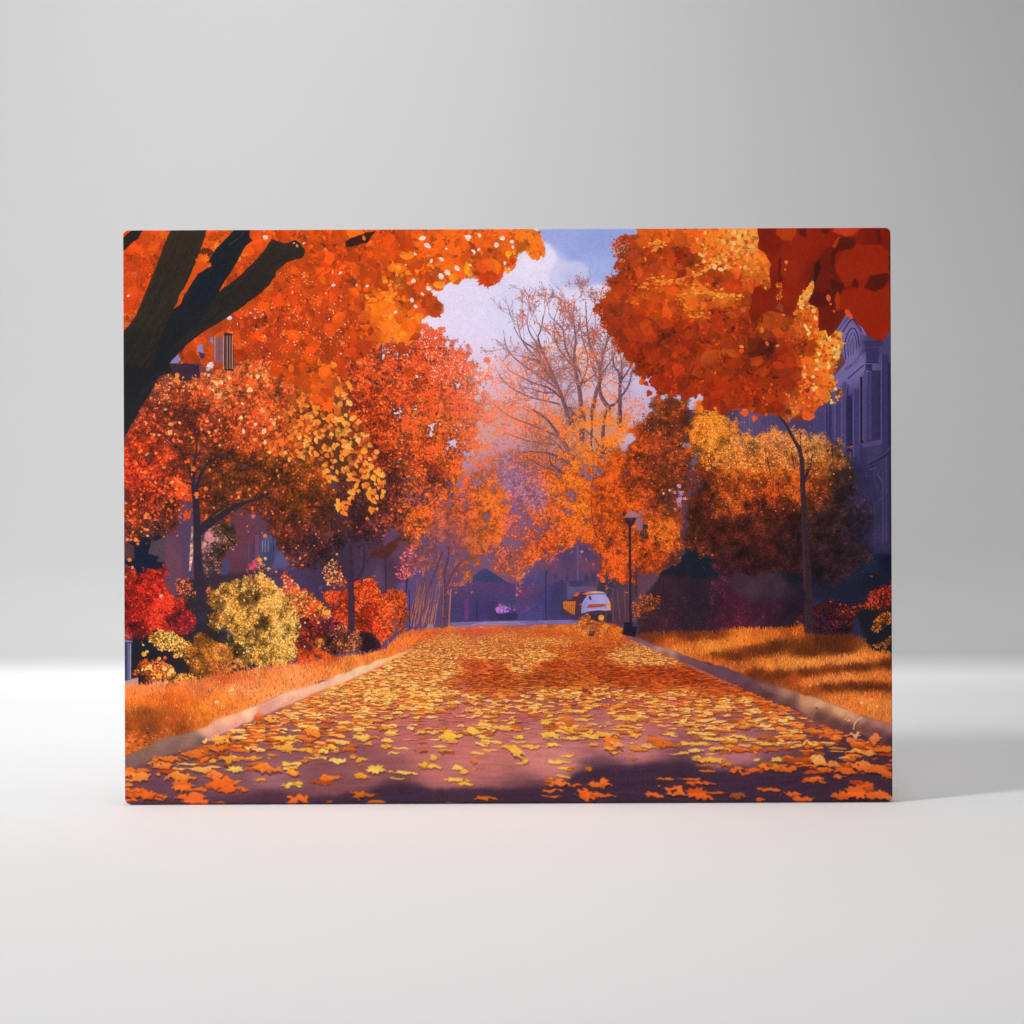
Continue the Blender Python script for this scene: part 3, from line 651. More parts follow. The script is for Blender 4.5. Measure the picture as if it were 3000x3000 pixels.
    spots('B 1405 470 58 246 178 26 p;1430 520 44 240 165 28 p;1280 565 52 244 162 34 h 1 90;1140 625 56 248 165 34 o 1 15;960 935 52 246 150 38 h 1 100;1800 340 40 246 190 40 h 1 90;1855 320 26 235 170 40 o 1 80;1790 490 38 240 180 50 o 1 60;550 850 78 248 138 22 p;1675 450 84 236 124 28 p;1585 570 92 196 66 18 m 1 80;1660 560 60 200 74 20 m 1 60;1100 850 84 168 66 24 m 1 20;1060 790 60 186 80 24 m 1 60;845 345 72 244 150 26 o 1 10;800 1225 80 172 68 20 p;925 1120 62 174 72 24 p;860 1455 72 184 78 20 p;560 560 96 180 72 18 p;830 240 100 190 70 16 p;240 130 60 200 80 18 p;1330 230 60 215 95 24 p;1230 330 50 225 110 30 p;1150 440 55 226 118 30 p;700 460 60 240 140 34 p;760 470 34 246 170 60;670 760 50 248 160 50 m;850 1000 80 238 118 24 p;740 1010 44 246 150 36 p;650 1120 60 238 130 28 h;810 1100 40 246 160 44;350 700 66 240 110 20 p;300 740 60 200 78 18 p;470 740 30 250 170 60 o;200 930 70 235 105 24 o 1 150;70 800 55 196 74 16 p;620 650 70 176 70 18 p;1050 560 70 182 72 20 p;1430 330 50 205 80 22 p;1840 400 44 200 66 24 m;1600 200 60 222 104 26 p;500 1060 50 165 60 20 o 1 110;230 1430 60 184 68 18 p;70 1650 70 190 78 16 p;150 1380 40 240 150 50 h;420 830 46 160 60 24 o 1 80;230 1680 30 180 80 40;250 1660 36 246 175 80 h;300 1740 40 252 205 120 o 1 50;200 1610 36 236 140 44')
    spots('A 390 250 85 212 92 14 p;100 440 60 196 76 14 p;165 680 40 214 92 24 p;200 800 80 195 72 14 p;900 230 70 215 96 18 p;985 260 40 240 150 40 o;930 190 40 190 70 14 o;880 320 70 94 44 14 o 1 10;1460 850 56 222 96 12 p;1340 150 66 215 82 14 p;1590 170 80 195 66 12 p;1500 800 1 0 0 0;1890 200 60 205 84 20 p;1740 60 40 230 130 40;1850 460 70 178 70 14 p;1880 900 60 150 70 16 p;1720 1000 50 165 62 16 p;1830 700 60 200 84 14 p;740 1310 64 170 62 14 p;860 1200 66 185 80 20 p;1200 1290 70 165 56 14 p;1640 1450 60 190 80 14 p;1810 1400 70 196 84 14 p;1740 1220 50 180 70 12 p;1690 1700 60 168 84 34 p;1360 330 46 190 76 16 p;1240 330 46 232 120 26 p;1190 380 28 240 160 50;1870 1180 50 200 84 20 p;1300 820 40 190 80 20;1850 80 40 240 150 50 o')
    # a glimpse of towers and sky under the big branch
    shade('A 540 1365 600 1280 640 1310 620 1360', (135, 130, 188), wob=1)
    shade('A 800 1190 840 1180 860 1260 810 1260', (132, 130, 188), wob=2)
    shade('A 810 1255 870 1270 865 1310 830 1320', (48, 46, 84), wob=2)
    shade('A 915 1120 940 1110 955 1180 920 1170', (128, 120, 175), wob=2)
    shade('A 620 1260 690 1200 660 1250 640 1280', (60, 46, 84), wob=1)
    shade('A 525 1370 700 1365 815 1375 830 1500 700 1560 560 1500 530 1420', (54, 36, 52), wob=5)
    shade('A 950 1160 1040 1100 1060 1100 1060 1360 1020 1370 950 1340', (124, 78, 100), wob=2, tex=.1)
    shade('A 1052 1085 1135 1090 1140 1440 1050 1430', (44, 28, 34), wob=2)
    for x, c in ((965, 190), (985, 130), (1010, 120), (1045, 205), (1062, 90), (1080, 190), (1105, 170), (1128, 200)):
        for y in range(1110, 1420, 9):
            if y < 1340 or x > 1040:
                spots('A %d %d 5 %d %d %d d' % (x, y, c, c * .72, c * .62))
    spots('A 925 1385 40 238 206 226 r;900 1420 26 215 170 180 r;905 1480 18 226 190 190 r;740 1310 66 165 58 14 d;610 1480 26 245 160 60;600 1520 40 235 140 50 r;620 1545 24 245 170 60')
    fol('A 420 1560 480 1470 560 1490 640 1560 700 1580 830 1500 900 1460 900 1600 600 1700 350 1750 300 1720', 'A 500 1530 205 120 90;A 600 1650 150 60 34;A 800 1580 170 90 50', (2, 5), cov=.8, base=0, edge=8, hi=((252, 190, 130, .2),))


def bark(poly, col, d, n, seed, c1, c2, ln=60):
    """limb of the near tree with long bark streaks along direction d"""
    shade(poly, col, wob=1.5, tex=.05)
    pts = P(poly)
    x0, y0, x1, y1 = bbox(pts, 0)
    r = random.Random(seed)
    for i in range(n):
        x = r.uniform(x0, x1)
        y = r.uniform(y0, y1)
        a = math.radians(d(x + OX, y + OY) + r.gauss(0, 4))
        l = ln * (.4 + r.random())
        q = np.array([(x, y), (x + math.cos(a) * l, y - math.sin(a) * l)], np.float32)
        m = inside(pts, q[:, 0], q[:, 1])
        if m.all():
            line(q, 1.0 + 1.2 * r.random(), .9, c1 if r.random() < .5 else c2, sm=False)


def paint_limbs():
    navy = 'A 1000 150 24 28 34;800 550 20 28 38;500 1300 22 26 32;300 1500 24 26 30;700 1000 26 28 34'
    brown = 'A 700 250 46 38 28;500 600 44 36 27;300 900 42 34 27;200 1200 32 29 27;150 1600 27 26 26'
    b3 = 'A 1600 300 44 36 30;1300 550 40 33 31;1000 800 38 32 31;700 1080 34 31 31;400 1300 26 27 31'
    shade('A 80 200 130 150 210 90 300 90 240 190 90 305', (30, 28, 28), wob=2)
    shade('A 640 800 760 560 860 440 990 270 1090 170 1160 80 1285 80 1290 120 1340 195 1240 275 1170 420 1090 540 990 710 900 900 760 1100 500 1400 300 1500 80 1500 400 1000', navy, wob=1.5, tex=.05)
    bark('A 80 1080 160 1000 215 920 290 740 400 470 480 260 560 80 900 80 830 290 770 450 690 620 600 800 480 1040 420 1200 380 1500 100 1700 80 1700', brown, lambda x, y: 66 if y < 900 else 58, 420, 3, (54, 45, 32), (30, 25, 21), 80)
    bark('A 990 700 1080 630 1200 540 1330 410 1430 300 1500 190 1620 235 1720 205 1770 240 1810 290 1800 350 1760 385 1640 410 1535 495 1540 540 1480 620 1350 740 1240 820 1100 920 900 1040 720 1170 620 1270 530 1370 560 1450 430 1490 400 1560 320 1700 260 1790 190 1932 E 90 295 A 80 1400 400 1400 560 1200 800 1000 900 800',
         b3, lambda x, y: 45 if x > 690 else (38 if y > 930 else 42), 420, 5, (50, 42, 37), (26, 23, 24), 70)
    bark('A 640 900 760 700 860 560 980 400 1200 200 1250 250 1060 540 960 760 800 960 560 1180 420 1300', navy, lambda x, y: 54, 140, 9, (30, 34, 42), (18, 22, 30), 70)
    spots('A 860 380 60 240 120 26 m 1 300;905 440 30 236 110 24 m 1 330;800 390 24 230 100 24 o 1 20;1345 150 62 216 84 14 b;1740 255 18 226 160 110 r;1710 235 12 236 190 140 r')
    shade('A 780 430 860 400 900 460 860 490 800 520 640 750 615 770 690 620', (214, 88, 20), wob=2)
    fol('A 250 1790 330 1690 430 1520 470 1470 520 1500 480 1640 380 1760 E 130 260 105 290', 'A 400 1600 150 64 40;A 300 1750 120 50 40', (2, 5), cov=.7, base=0, edge=6, hi=((235, 140, 80, .2),), wob=4)
    line('A 1090 250 1180 190 1240 130', 1.6, 1.2, (120, 70, 30))
    for s in ('B 20 230 60 270 80 250', 'B 220 260 320 180 450 140 550 120 470 230 300 265'):
        shade(s, (48, 26, 24), wob=3)
    spots('B 440 185 28 240 140 40 o 1 80;230 250 40 205 84 20 b')


def paint_right():
    # grand building at the right edge
    shade('H -200 0 1300 0 1300 400 -200 300', 'H 300 100 72 62 100;550 120 90 72 112;800 100 84 66 104;1100 80 70 58 100;1250 200 62 54 98', tex=.04)
    shade('H 440 30 730 30 730 250 440 210', (92, 74, 112), tex=.12, texn='v')
    shade('H 730 20 900 20 900 220 730 220', (82, 66, 104))
    for x in range(450, 1000, 24):
        line('H %d 60 %d 200' % (x, x), 1.2, 1.2, (70, 56, 92), sm=False)
    shade('N 130 650 250 480 330 380 260 200 352 50 400 100 470 200 620 100 640 2000 330 1932 100 1800', 'N 330 200 122 106 160;300 420 118 104 158;400 380 124 108 164;500 280 70 60 104;300 700 76 66 116;400 700 68 58 106;500 700 62 54 104;580 600 56 48 96;450 950 56 50 92;560 900 58 50 92;560 1100 58 50 88;420 1100 44 40 74;540 1300 52 46 82;440 1350 36 35 66;560 1450 60 50 86;450 1600 28 30 54;580 1620 18 20 38;300 1700 26 27 46;200 1550 40 38 66', tex=.04)
    dk, lt = (46, 40, 82), (134, 118, 172)
    for s, w in (('N 262 200 300 140 350 62', 2.5), ('N 275 208 320 140 360 90', 2), ('N 300 215 340 150 372 118 400 150 430 190', 3), ('N 330 360 325 270 345 200 375 170 400 200 415 280', 3.5), ('N 350 350 345 270 360 220 378 200 395 240 400 300', 2.5), ('N 365 340 362 280 375 235', 2.5), ('N 380 330 378 260', 2), ('N 330 430 400 380 455 300', 2.5), ('N 320 425 390 375 440 300', 2), ('N 345 520 345 590 365 580', 3), ('N 345 480 440 400', 3)):
        line(s, w, w, dk)
    for s, w in (('N 268 195 345 70', 1.6), ('N 345 435 440 330', 1.8), ('N 250 505 330 460 420 400', 1.4), ('N 430 170 450 210', 6)):
        line(s, w, w, lt)
    shade('N 440 255 555 250 560 270 535 285 530 385 455 385 455 290', (56, 50, 96))
    line('N 440 256 556 252', 2.5, 2.5, (38, 34, 72), sm=False)
    line('N 455 290 545 288', 1.5, 1.5, (88, 78, 128), sm=False)
    line('N 500 350 510 322 535 320', 1.5, 1.5, (36, 32, 66))
    line('N 450 380 545 385', 2, 2, (36, 32, 66), sm=False)
    shade('N 450 390 495 390 495 430 450 430', (48, 42, 84), tex=.2, texn='s')
    for x, y0, y1, w, c in ((235, 560, 860, 8, (52, 46, 92)), (262, 560, 860, 3, (100, 88, 138)), (285, 540, 870, 12, (66, 58, 108)), (304, 520, 880, 3, (96, 84, 132)), (322, 500, 930, 12, (78, 68, 118)), (345, 590, 940, 11, (44, 38, 78)), (360, 590, 950, 9, (38, 34, 70)), (378, 580, 960, 3, (98, 86, 134)), (398, 540, 960, 15, (66, 58, 106)), (420, 500, 880, 4, (112, 98, 146)), (428, 470, 880, 8, (28, 26, 54)), (438, 450, 860, 4, (96, 84, 130)), (450, 430, 870, 7, (80, 70, 120)), (468, 440, 860, 6, (64, 56, 106)), (482, 430, 860, 8, (72, 62, 112)), (510, 430, 860, 20, (54, 46, 88)), (535, 430, 860, 10, (48, 42, 84)), (548, 330, 860, 3, (98, 86, 134)), (575, 330, 900, 20, (58, 50, 98)), (600, 380, 900, 8, (40, 36, 74)), (205, 640, 860, 2, (98, 86, 132)), (215, 640, 860, 5, (52, 46, 92))):
        bar(x, y0, x, y1, w, c)
    shade('N 420 880 555 852 555 885 440 905', (84, 72, 120))
    shade('N 450 905 555 885 560 985 470 1000', (66, 56, 98))
    shade('N 470 995 620 900 625 930 480 1040', (42, 38, 74))
    line('N 470 1000 560 950 612 905', 2.5, 2.5, (104, 92, 138))
    line('N 475 1025 612 950', 1.5, 1.5, (98, 86, 128))
    line('N 480 1040 520 1030', 2, 2, (104, 92, 138))
    for s, w, c in (('N 495 1050 500 1150 515 1230', 4, (44, 40, 76)), ('N 525 1070 555 1120 560 1200 530 1240', 2, (86, 76, 120)), ('N 515 1080 545 1150 520 1230', 2, (36, 34, 66)), ('N 560 1060 560 1500', 5, (70, 60, 96)), ('N 510 1240 510 1550', 1.5, (80, 70, 112)), ('N 600 940 602 1600', 6, (46, 40, 74)), ('N 580 960 582 1500', 2, (82, 70, 112))):
        line(s, w, w, c)
    shade('N 560 1480 600 1480 600 1560 625 1600 540 1700 500 1640 505 1550', 'N 560 1500 52 44 76;570 1650 24 24 44', wob=2, soft=3)
    shade('N 200 1600 420 1640 500 1560 620 1560 620 1760 460 1800 130 1850 100 1760', 'N 300 1640 36 38 64;500 1620 30 34 60;580 1600 16 18 36;300 1750 26 28 48;500 1730 22 24 42', wob=6, soft=6)
    # middle right tree, rusty and dense
    fol('C 1240 1720 1400 1640 1560 1680 1650 1790 G 1610 0 1570 300 1640 600 1520 1000 1490 1250 1510 1400 1370 1500 1250 1560 1060 1550 985 1650 900 1600 780 1580 720 1400 650 1270 690 1150 650 900 650 700 800 480 960 350 1060 200 1130 90',
        'G 1300 -50 118 55 30;1300 100 122 55 28;1500 100 115 52 28;1100 350 160 66 22;1300 400 128 54 28;900 500 205 90 26;800 700 210 90 24;1100 650 150 62 25;1400 600 120 52 30;1500 800 125 60 45;1250 800 130 55 28;1000 850 190 80 22;850 1050 200 88 24;1350 950 125 60 28;1350 1150 210 98 28;1450 1250 180 80 28;1150 1250 190 82 25;900 1250 175 74 28;1200 1400 190 80 25;900 1500 185 78 30;1450 1400 100 45 30;1150 1150 150 70 30;1060 450 150 62 24',
        (2.5, 5), cov=1.6, jit=.16, edge=26, base=.75, hi=((246, 140, 42, .06),), hibias=70, gap=-1.3)
    fol('G 1200 50 1600 50 1600 500 1300 700 1000 700', 'G 1300 300 225 130 70', (1.2, 2), cov=.06, base=0, edge=20)
    spots('G 1480 720 26 205 160 190 r;1500 790 34 200 150 180 r;1480 850 36 196 146 175 r;1440 780 18 196 140 160;1530 840 22 210 160 170 r;1330 790 14 226 190 200;1390 760 16 220 180 190;1480 910 36 170 110 130 r;1440 940 14 190 140 160;1450 1370 14 130 90 110;1480 880 20 200 150 170')
    for s in ('G 1250 840 1400 900 1500 930', 'G 1450 780 1530 830', 'G 1300 860 1440 920', 'G 1450 1050 1350 850', 'G 750 900 760 1200', 'G 650 850 660 1000 700 1180 790 1260', 'G 850 1280 860 1400'):
        line(s, 3, 2, (80, 46, 56))
    fol('G 1150 1050 1480 1050 1480 1300 1350 1350 1200 1250', 'G 1350 1150 240 130 35', (2.5, 5), cov=.45, base=0, edge=12, hi=((252, 165, 50, .25),))
    fol('G 700 450 950 400 900 650 750 900 700 1250 780 1500 950 1620 1000 1500 800 1200', 'G 800 600 232 110 30;G 800 1000 226 108 30;G 900 1500 215 98 32', (2.5, 5), cov=.35, base=0, edge=12)
    spots('G 1160 1105 24 46 44 60 d;1130 1180 22 54 46 52 d;1170 1200 24 54 46 50 b;1360 1240 14 60 46 50;1300 1220 12 60 46 50')
    shade('G 1090 1560 1270 1530 1240 1700 1200 1810 1090 1810', (98, 62, 78), wob=2, soft=2)
    line('G 1072 1480 1080 1800', 5, 6, (70, 42, 60))
    shade('G 1210 1760 1300 1520 1500 1430 1550 1290 1700 1300 1800 1320 1840 1600 1720 1760 1720 1960 1280 1960', 'G 1400 1600 30 26 40;1600 1400 24 30 46;1750 1600 22 26 40;1500 1800 34 26 40', wob=7, tex=.08)
    shade('H 60 1300 180 1310 200 1500 230 1650 120 1932 -100 1932', 'H 100 1400 20 28 42;100 1600 24 26 40;50 1850 36 26 40', wob=4, soft=3)
    # broad bright tree
    fol('G 1560 -60 C 1700 1750 1850 1790 D 200 1700 H 270 20 300 90 390 100 400 190 500 265 590 262 650 210 760 250 850 200 950 240 1100 235 1200 210 1290 290 1400 300 1460 400 1480 600 1560 700 1620 800 1700 950 1660 1200 1600 1500 1420 1560 1300 1650 1000 1640 700 1680 400 1650 220 1600 180 1400 150 1320 G 1600 1320 1500 1240 1530 900 1640 600 1560 300',
        'H 150 100 250 160 35;50 250 250 138 26;200 300 248 158 36;350 300 238 148 62;500 350 232 148 76;800 330 225 145 88;1150 330 228 160 94;1380 350 140 96 60;300 550 225 122 36;550 550 222 122 36;800 550 218 118 36;1150 500 218 134 44;300 420 245 150 50;800 430 228 135 62;150 560 96 38 22;100 700 80 32 24;330 700 200 90 26;550 730 185 82 24;750 730 165 66 20;920 730 190 88 26;1100 650 190 94 30;1200 760 105 45 25;1400 600 58 35 32;1330 480 130 76 40;1400 800 44 28 32;250 900 125 58 25;400 850 160 75 26;600 900 92 34 22;800 950 78 30 22;100 950 82 32 22;200 1150 72 28 22;500 1100 68 27 24;900 1100 56 24 24;1300 1000 48 26 28;600 1350 62 24 26;1000 1400 52 23 28;1300 1300 46 25 32;350 1400 58 25 28;1550 1100 40 28 44;1100 1600 30 20 32;300 1550 60 25 38;1550 850 46 34 56;G 1600 700 96 42 28;1700 900 86 35 22;1600 1200 92 40 25;1700 200 244 132 26;1700 450 200 98 28;1620 450 120 55 28;1680 -50 220 120 30',
        (2, 4.5), cov=1.5, jit=.15, edge=26, base=.72, hi=((252, 184, 96, .07), (240, 112, 30, .08)), hibias=120, gap=-1.6, hs=1.3)
    for i in range(300):        # dark net of twigs over the sunlit part
        x = rnd.uniform(G0(1600), G0(2900))
        y = HY(rnd.uniform(320, 800))
        line([(x, y), (x + rnd.gauss(0, 8), y + rnd.gauss(0, 8)), (x + rnd.gauss(0, 14), y + rnd.gauss(0, 12))], 1.4, 1.0, (120, 56, 26), sm=False)
    fol('H 0 0 250 20 400 200 600 270 850 210 1280 290 1290 480 900 560 300 560 0 480', 'H 150 200 252 170 50;H 600 400 236 150 70;H 1100 350 236 175 105', (1.8, 4), cov=.5, base=0, edge=14, hi=((255, 215, 130, .2),))
    fol('H 120 600 500 480 700 700 1000 600 1200 560 1000 960 700 900 450 950 300 1000 180 900', 'H 350 750 215 105 30;H 700 700 200 92 28;H 1000 700 205 100 32', (1.8, 4), cov=.2, base=0, edge=20, gap=0)
    for s in ('H 800 680 820 860', 'H 1130 420 1090 600 1040 700', 'H 1310 340 1325 520', 'H 930 400 960 560', 'H 1030 720 1130 600 1200 560', 'H 1010 200 1020 360', 'H 700 450 740 640'):
        line(s, 3.5, 2.5, (66, 36, 36))
    for s, w0, w1 in (('H 775 15 870 130 940 260 1010 380', 7, 12), ('H 1005 370 1030 500 1035 700 1045 850 1050 1000', 12, 19), ('H 1050 980 1065 1300 1082 1700 1080 1960', 19, 31), ('L 985 -30 1000 300 1010 335', 31, 36), ('H 1150 985 1080 1080', 3, 6), ('H 1085 570 1050 680', 10, 8)):
        line(s, w0, w1, (52, 34, 46), jit=.06, hl=(84, 42, 44) if w0 > 15 else None)
    # dark undergrowth
    shade('K 1100 60 1300 -250 1700 -200 L 700 -300 900 -200 960 0 960 330 400 280 0 300 K 1300 310 1080 320', 'K 1250 150 58 32 42;1500 150 50 30 42;1300 -50 54 32 44;1700 0 38 28 42;L 300 100 70 26 44;600 100 56 24 42;850 100 34 22 36;500 -150 66 44 58;700 -150 62 42 56;850 -250 22 22 36', wob=7, soft=3, tex=.08)
    fol('H 120 1760 230 1590 400 1600 450 1750 600 1820 850 1830 920 1932 L 900 200 600 270 0 300 K 1200 310 1100 200 1160 20 1500 0', 'H 250 1650 88 30 50;300 1850 78 23 50;L 300 100 80 24 46;600 150 58 22 42;850 200 40 22 36;K 1300 150 58 26 40;1250 80 105 50 36;1600 150 46 28 42', (2, 4.5), cov=.8, base=0, edge=10, jit=.2, gap=-.6)
    fol('G 1050 1750 1300 1760 1290 1850 1100 1932 K 1080 200 1040 150', 'G 1250 1780 190 98 36;G 1100 1850 150 72 34;K 1090 100 150 75 34', (2, 4), cov=.8, base=0, edge=7, hi=((240, 140, 40, .2),))
    fol('H 1110 1960 1150 1850 1300 1770 1450 1830 1600 1800 1700 1690 1900 1620 L 1800 60 1750 110 1550 60 1450 150 1400 320 1030 330 1030 60', 'H 1200 1850 92 28 38;1400 1850 98 32 38;1650 1800 160 58 40;1800 1720 200 60 44;1850 1820 150 38 38;1600 1900 70 34 34;L 1200 150 82 25 38;1100 50 98 30 40;1400 50 115 40 40;1300 270 50 22 36;1200 280 56 26 36', (2.5, 5), cov=.75, base=.5, edge=8, jit=.24, hi=((235, 90, 55, .14),), hibias=60, gap=-.9)
    shade('L 1450 100 1560 70 1690 100 1800 0 1800 505 1700 505 1600 480 1520 350', 'L 1550 200 24 22 34;1700 50 30 26 26;1650 350 20 22 36;1700 460 16 20 34', wob=5, soft=3)
    fol('L 1570 250 1640 160 1690 110 1800 100 1800 190 1720 220 1660 290', 'L 1700 160 190 108 40;1620 240 160 90 40', (2.5, 5), cov=1, base=.5, edge=6, hi=((236, 150, 60, .2),), wob=5)
    fol('L 1600 440 1680 360 1800 325 1800 380 1740 400 1690 460', 'L 1700 380 165 95 40', (2.5, 5), cov=.9, base=.5, edge=5, hi=((220, 130, 50, .2),), wob=5)
    fol('L 840 200 940 80 945 260 860 250', 'L 900 180 130 66 34', (2, 4), cov=.6, base=0, edge=6)


def G0(x):
    return 1530 + x / 3.22 - OX


def HY(y):
    return 1200 + y / 3.22 - OY


def paint_crown():
    poly = 'C 1060 60 1065 140 1010 150 900 180 880 250 870 290 900 360 850 385 880 440 930 490 860 530 790 560 800 620 840 640 820 720 710 800 730 850 720 900 780 930 710 960 740 1000 800 1030 820 1110 870 1130 890 1200 930 1290 1050 1350 1040 1420 1060 1520 1140 1460 1200 1480 1220 1560 1270 1620 1260 1690 1400 1650 1560 1690 1700 1650 1750 1770 1830 1810 D 350 1800 480 1790 570 1850 700 1860 800 1830 880 1900 D 1020 1900 1010 1850 1150 1830 1160 1780 1250 1750 1290 1650 1340 1560 1310 1450 1350 1330 1400 1250 1420 1180 1400 1090 1300 1100 1190 1000 1140 600 720 60'
    ct = 'C 950 250 155 66 28;1000 200 170 70 24;900 800 160 62 25;1000 600 172 66 18;900 1050 145 52 22;1200 150 222 106 30;1500 120 230 114 30;1700 150 234 114 30;1850 200 248 165 62;1300 300 184 72 18;1500 350 146 50 14;1200 450 168 66 18;1600 550 200 90 24;1400 600 192 82 22;1250 800 194 82 18;1650 780 208 102 30;1100 950 152 52 14;1500 1000 155 52 12;1200 1000 166 62 16;1300 1250 145 48 12;1600 1200 146 48 12;1100 1300 140 45 12;1700 1350 165 62 15;1300 1500 148 45 10;1700 1650 146 45 10;1850 900 142 45 12;D 100 150 238 124 30;300 100 246 155 52;450 200 252 184 88;550 250 246 168 78;300 350 216 106 35;600 450 246 154 58;650 350 242 144 46;400 400 222 108 30;200 550 166 65 15;350 650 172 60 12;650 600 192 86 25;650 700 132 42 12;50 700 226 122 40;300 750 215 115 35;400 900 166 65 15;700 950 160 70 18;900 850 122 40 12;500 1000 136 45 10;700 1200 85 25 15;1050 900 228 114 30;1080 1000 222 102 35;1060 750 246 165 60;1080 1200 160 60 15;850 1300 140 45 10;1250 1200 248 172 64;1350 1150 248 188 76;1250 1300 248 156 52;1150 1400 228 122 36;1100 1550 202 86 30;700 1400 150 50 10;500 1600 148 48 10;900 1500 140 45 10;1250 1550 226 124 40;1100 1700 205 84 28;950 1700 192 92 30;800 1750 148 45 12;200 1650 150 48 12;900 1870 160 90 45;1350 1650 228 160 60'
    fol(poly, ct, (3, 7.5), cov=1.3, jit=.12, clump=.12, edge=6, base=.85, hi=((244, 160, 66, .03), (226, 98, 25, .06)), hibias=150, wob=6, huej=.04, hs=1.2)
    fol(poly, ct, (9, 24), cov=1.2, jit=.07, clump=.09, edge=5, base=0, sh='pphoh', huej=.03, wob=5, vein=.02)
    # horizontal sunlit sprays and bright right flank
    for s, c in (('C 1100 650 1300 600 1500 600 1650 660 1800 720', (236, 140, 40)), ('C 1050 830 1100 730 1300 680', (215, 105, 28)), ('C 1450 720 1650 700 1932 740', (240, 150, 50)), ('C 1500 760 1600 900 1750 930', (236, 135, 36)), ('C 1210 560 1330 590 1500 570', (240, 150, 60)), ('C 1550 540 1700 500 1800 430 1900 370', (246, 170, 75)), ('D 170 720 300 720 460 740', (248, 165, 70)), ('D 0 690 120 690', (240, 150, 60)), ('D 180 420 290 360 400 340', (248, 170, 80)), ('D 420 300 560 290', (250, 190, 110)), ('C 1200 250 1300 220 1260 290', (244, 160, 70)), ('C 1000 990 900 900', (160, 60, 20))):
        p = smooth_pts(P(s), 8)
        line(p, 2.4, 1.4, c, sm=False)
        for x, y in p:
            for _ in range(2):
                stamp(x + rnd.gauss(0, 7), y + rnd.gauss(0, 6), 3 + 4 * rnd.random(), np.array(c, np.float32) * (1 + rnd.gauss(0, .12)), 'o', rnd.gauss(0, .6), .8)
    fol('D 0 90 600 90 600 300 720 430 725 640 690 690 540 560 480 480 200 450 100 300 0 300', 'D 200 200 246 150 50;D 500 200 252 180 80;D 620 500 250 165 65', (3, 8), cov=.35, base=0, edge=14, sh='op', hi=((252, 205, 120, .16), (225, 90, 30, .2)))
    fol('D 1000 740 1130 600 1140 680 1100 780 1180 830 1190 1040 1260 1060 1400 1090 1420 1200 1350 1330 1320 1480 1400 1540 1380 1760 1320 1740 1300 1600 1150 1600 1050 1500 1070 1320 1160 1250 1150 1100 1000 1100 960 900', 'D 1060 780 248 170 60;1080 950 236 120 40;1280 1200 248 176 66;1250 1320 246 158 52;1150 1450 232 125 38;1350 1650 235 165 65;1270 1600 235 130 40', (3, 7), cov=.65, base=0, edge=7, sh='oh', hi=((255, 228, 140, .2), (205, 80, 25, .15)))
    fol('D 880 1680 1050 1540 1280 1650 1230 1770 1100 1800 980 1932 880 1900', 'D 1000 1700 215 100 35;D 950 1850 225 140 70', (3, 6), cov=.35, base=0, edge=7, hi=((250, 170, 80, .25),))
    spots('C 1680 340 26 250 195 110 o;1715 405 24 250 200 120;1815 455 32 252 205 130;1875 480 30 254 220 150 o 1 20;1310 375 24 215 100 34 h;1400 435 40 196 84 26 h;1160 1030 70 190 76 22 h 1 90;1170 980 40 190 74 20;1290 840 56 182 68 14 h 1 80;1180 830 46 186 70 14 p;1800 590 1 0 0 0;1760 1330 90 172 74 20 o 1 170;1900 1250 40 176 80 22 p;1330 1350 36 176 66 16;1240 690 34 192 84 20;1560 530 40 205 100 34;1795 890 14 80 28 14 p;1640 1260 12 80 28 16 p;1130 1540 34 226 92 28;1170 1560 30 170 50 14 h;1195 1650 36 168 50 12 h;1800 1850 0.5 0 0 0;1820 1790 18 250 150 50;1770 770 14 94 34 14 p;1500 520 70 140 48 14 p;1480 330 60 136 44 12 p;1370 300 50 176 66 16 p;1640 1040 70 150 48 12 p;1440 1170 60 140 45 12 p;1250 1260 60 162 56 14 p')
    spots('D 430 180 28 255 225 130 h;385 235 28 254 220 140 o 1 30;205 455 28 254 222 150 o;262 482 30 254 222 150 o 1 20;490 460 22 252 200 110;105 405 24 252 210 130;65 335 20 252 205 130;95 355 18 252 205 120;640 310 30 245 130 24;690 290 14 246 140 40 p;670 340 50 240 125 26 h;370 910 46 186 82 26 h;475 860 32 215 110 50 o 1 35;720 980 80 172 76 20 h 1 95;820 830 44 140 52 34 p;180 890 16 80 24 14 p;380 1040 30 88 26 12 p;340 1120 48 165 56 14 p;290 1250 36 190 90 30 p;370 1270 60 182 88 28 o 1 40;150 1300 90 182 84 26 o 1 160;460 1250 28 230 95 40;650 1055 34 230 130 50 r;740 1180 80 78 24 16 p .5;700 1180 26 225 120 60 o 1 60;800 1200 30 236 150 100 r .5;600 1340 80 176 72 20 p;940 1340 60 174 62 14 h 1 60;660 1440 60 168 70 18 h;570 1520 60 152 50 12 p;1100 1220 70 176 66 16 p;1080 1620 30 130 44 14 p;1000 1880 44 138 46 18 p;900 1830 40 120 40 18 p;560 1800 34 190 76 20 h;480 1835 44 246 112 30 h 1 180;505 1820 30 244 104 28;580 1890 34 246 112 34 h 1 110;690 1850 16 244 110 34;1075 1850 44 246 106 32 h 1 60;1110 1870 46 246 110 36 h 1 0;1060 1880 30 240 98 30;1205 1740 34 244 122 40 h;1150 1700 32 246 134 44 h;1190 1650 24 246 150 60;790 1630 16 84 30 16 o 1 80;210 1790 18 250 150 50;140 1760 60 150 46 12 p;1160 1075 20 250 170 70;1215 1070 44 246 160 40 h 1 280;1140 870 26 252 205 120;1240 1240 1 0 0 0')
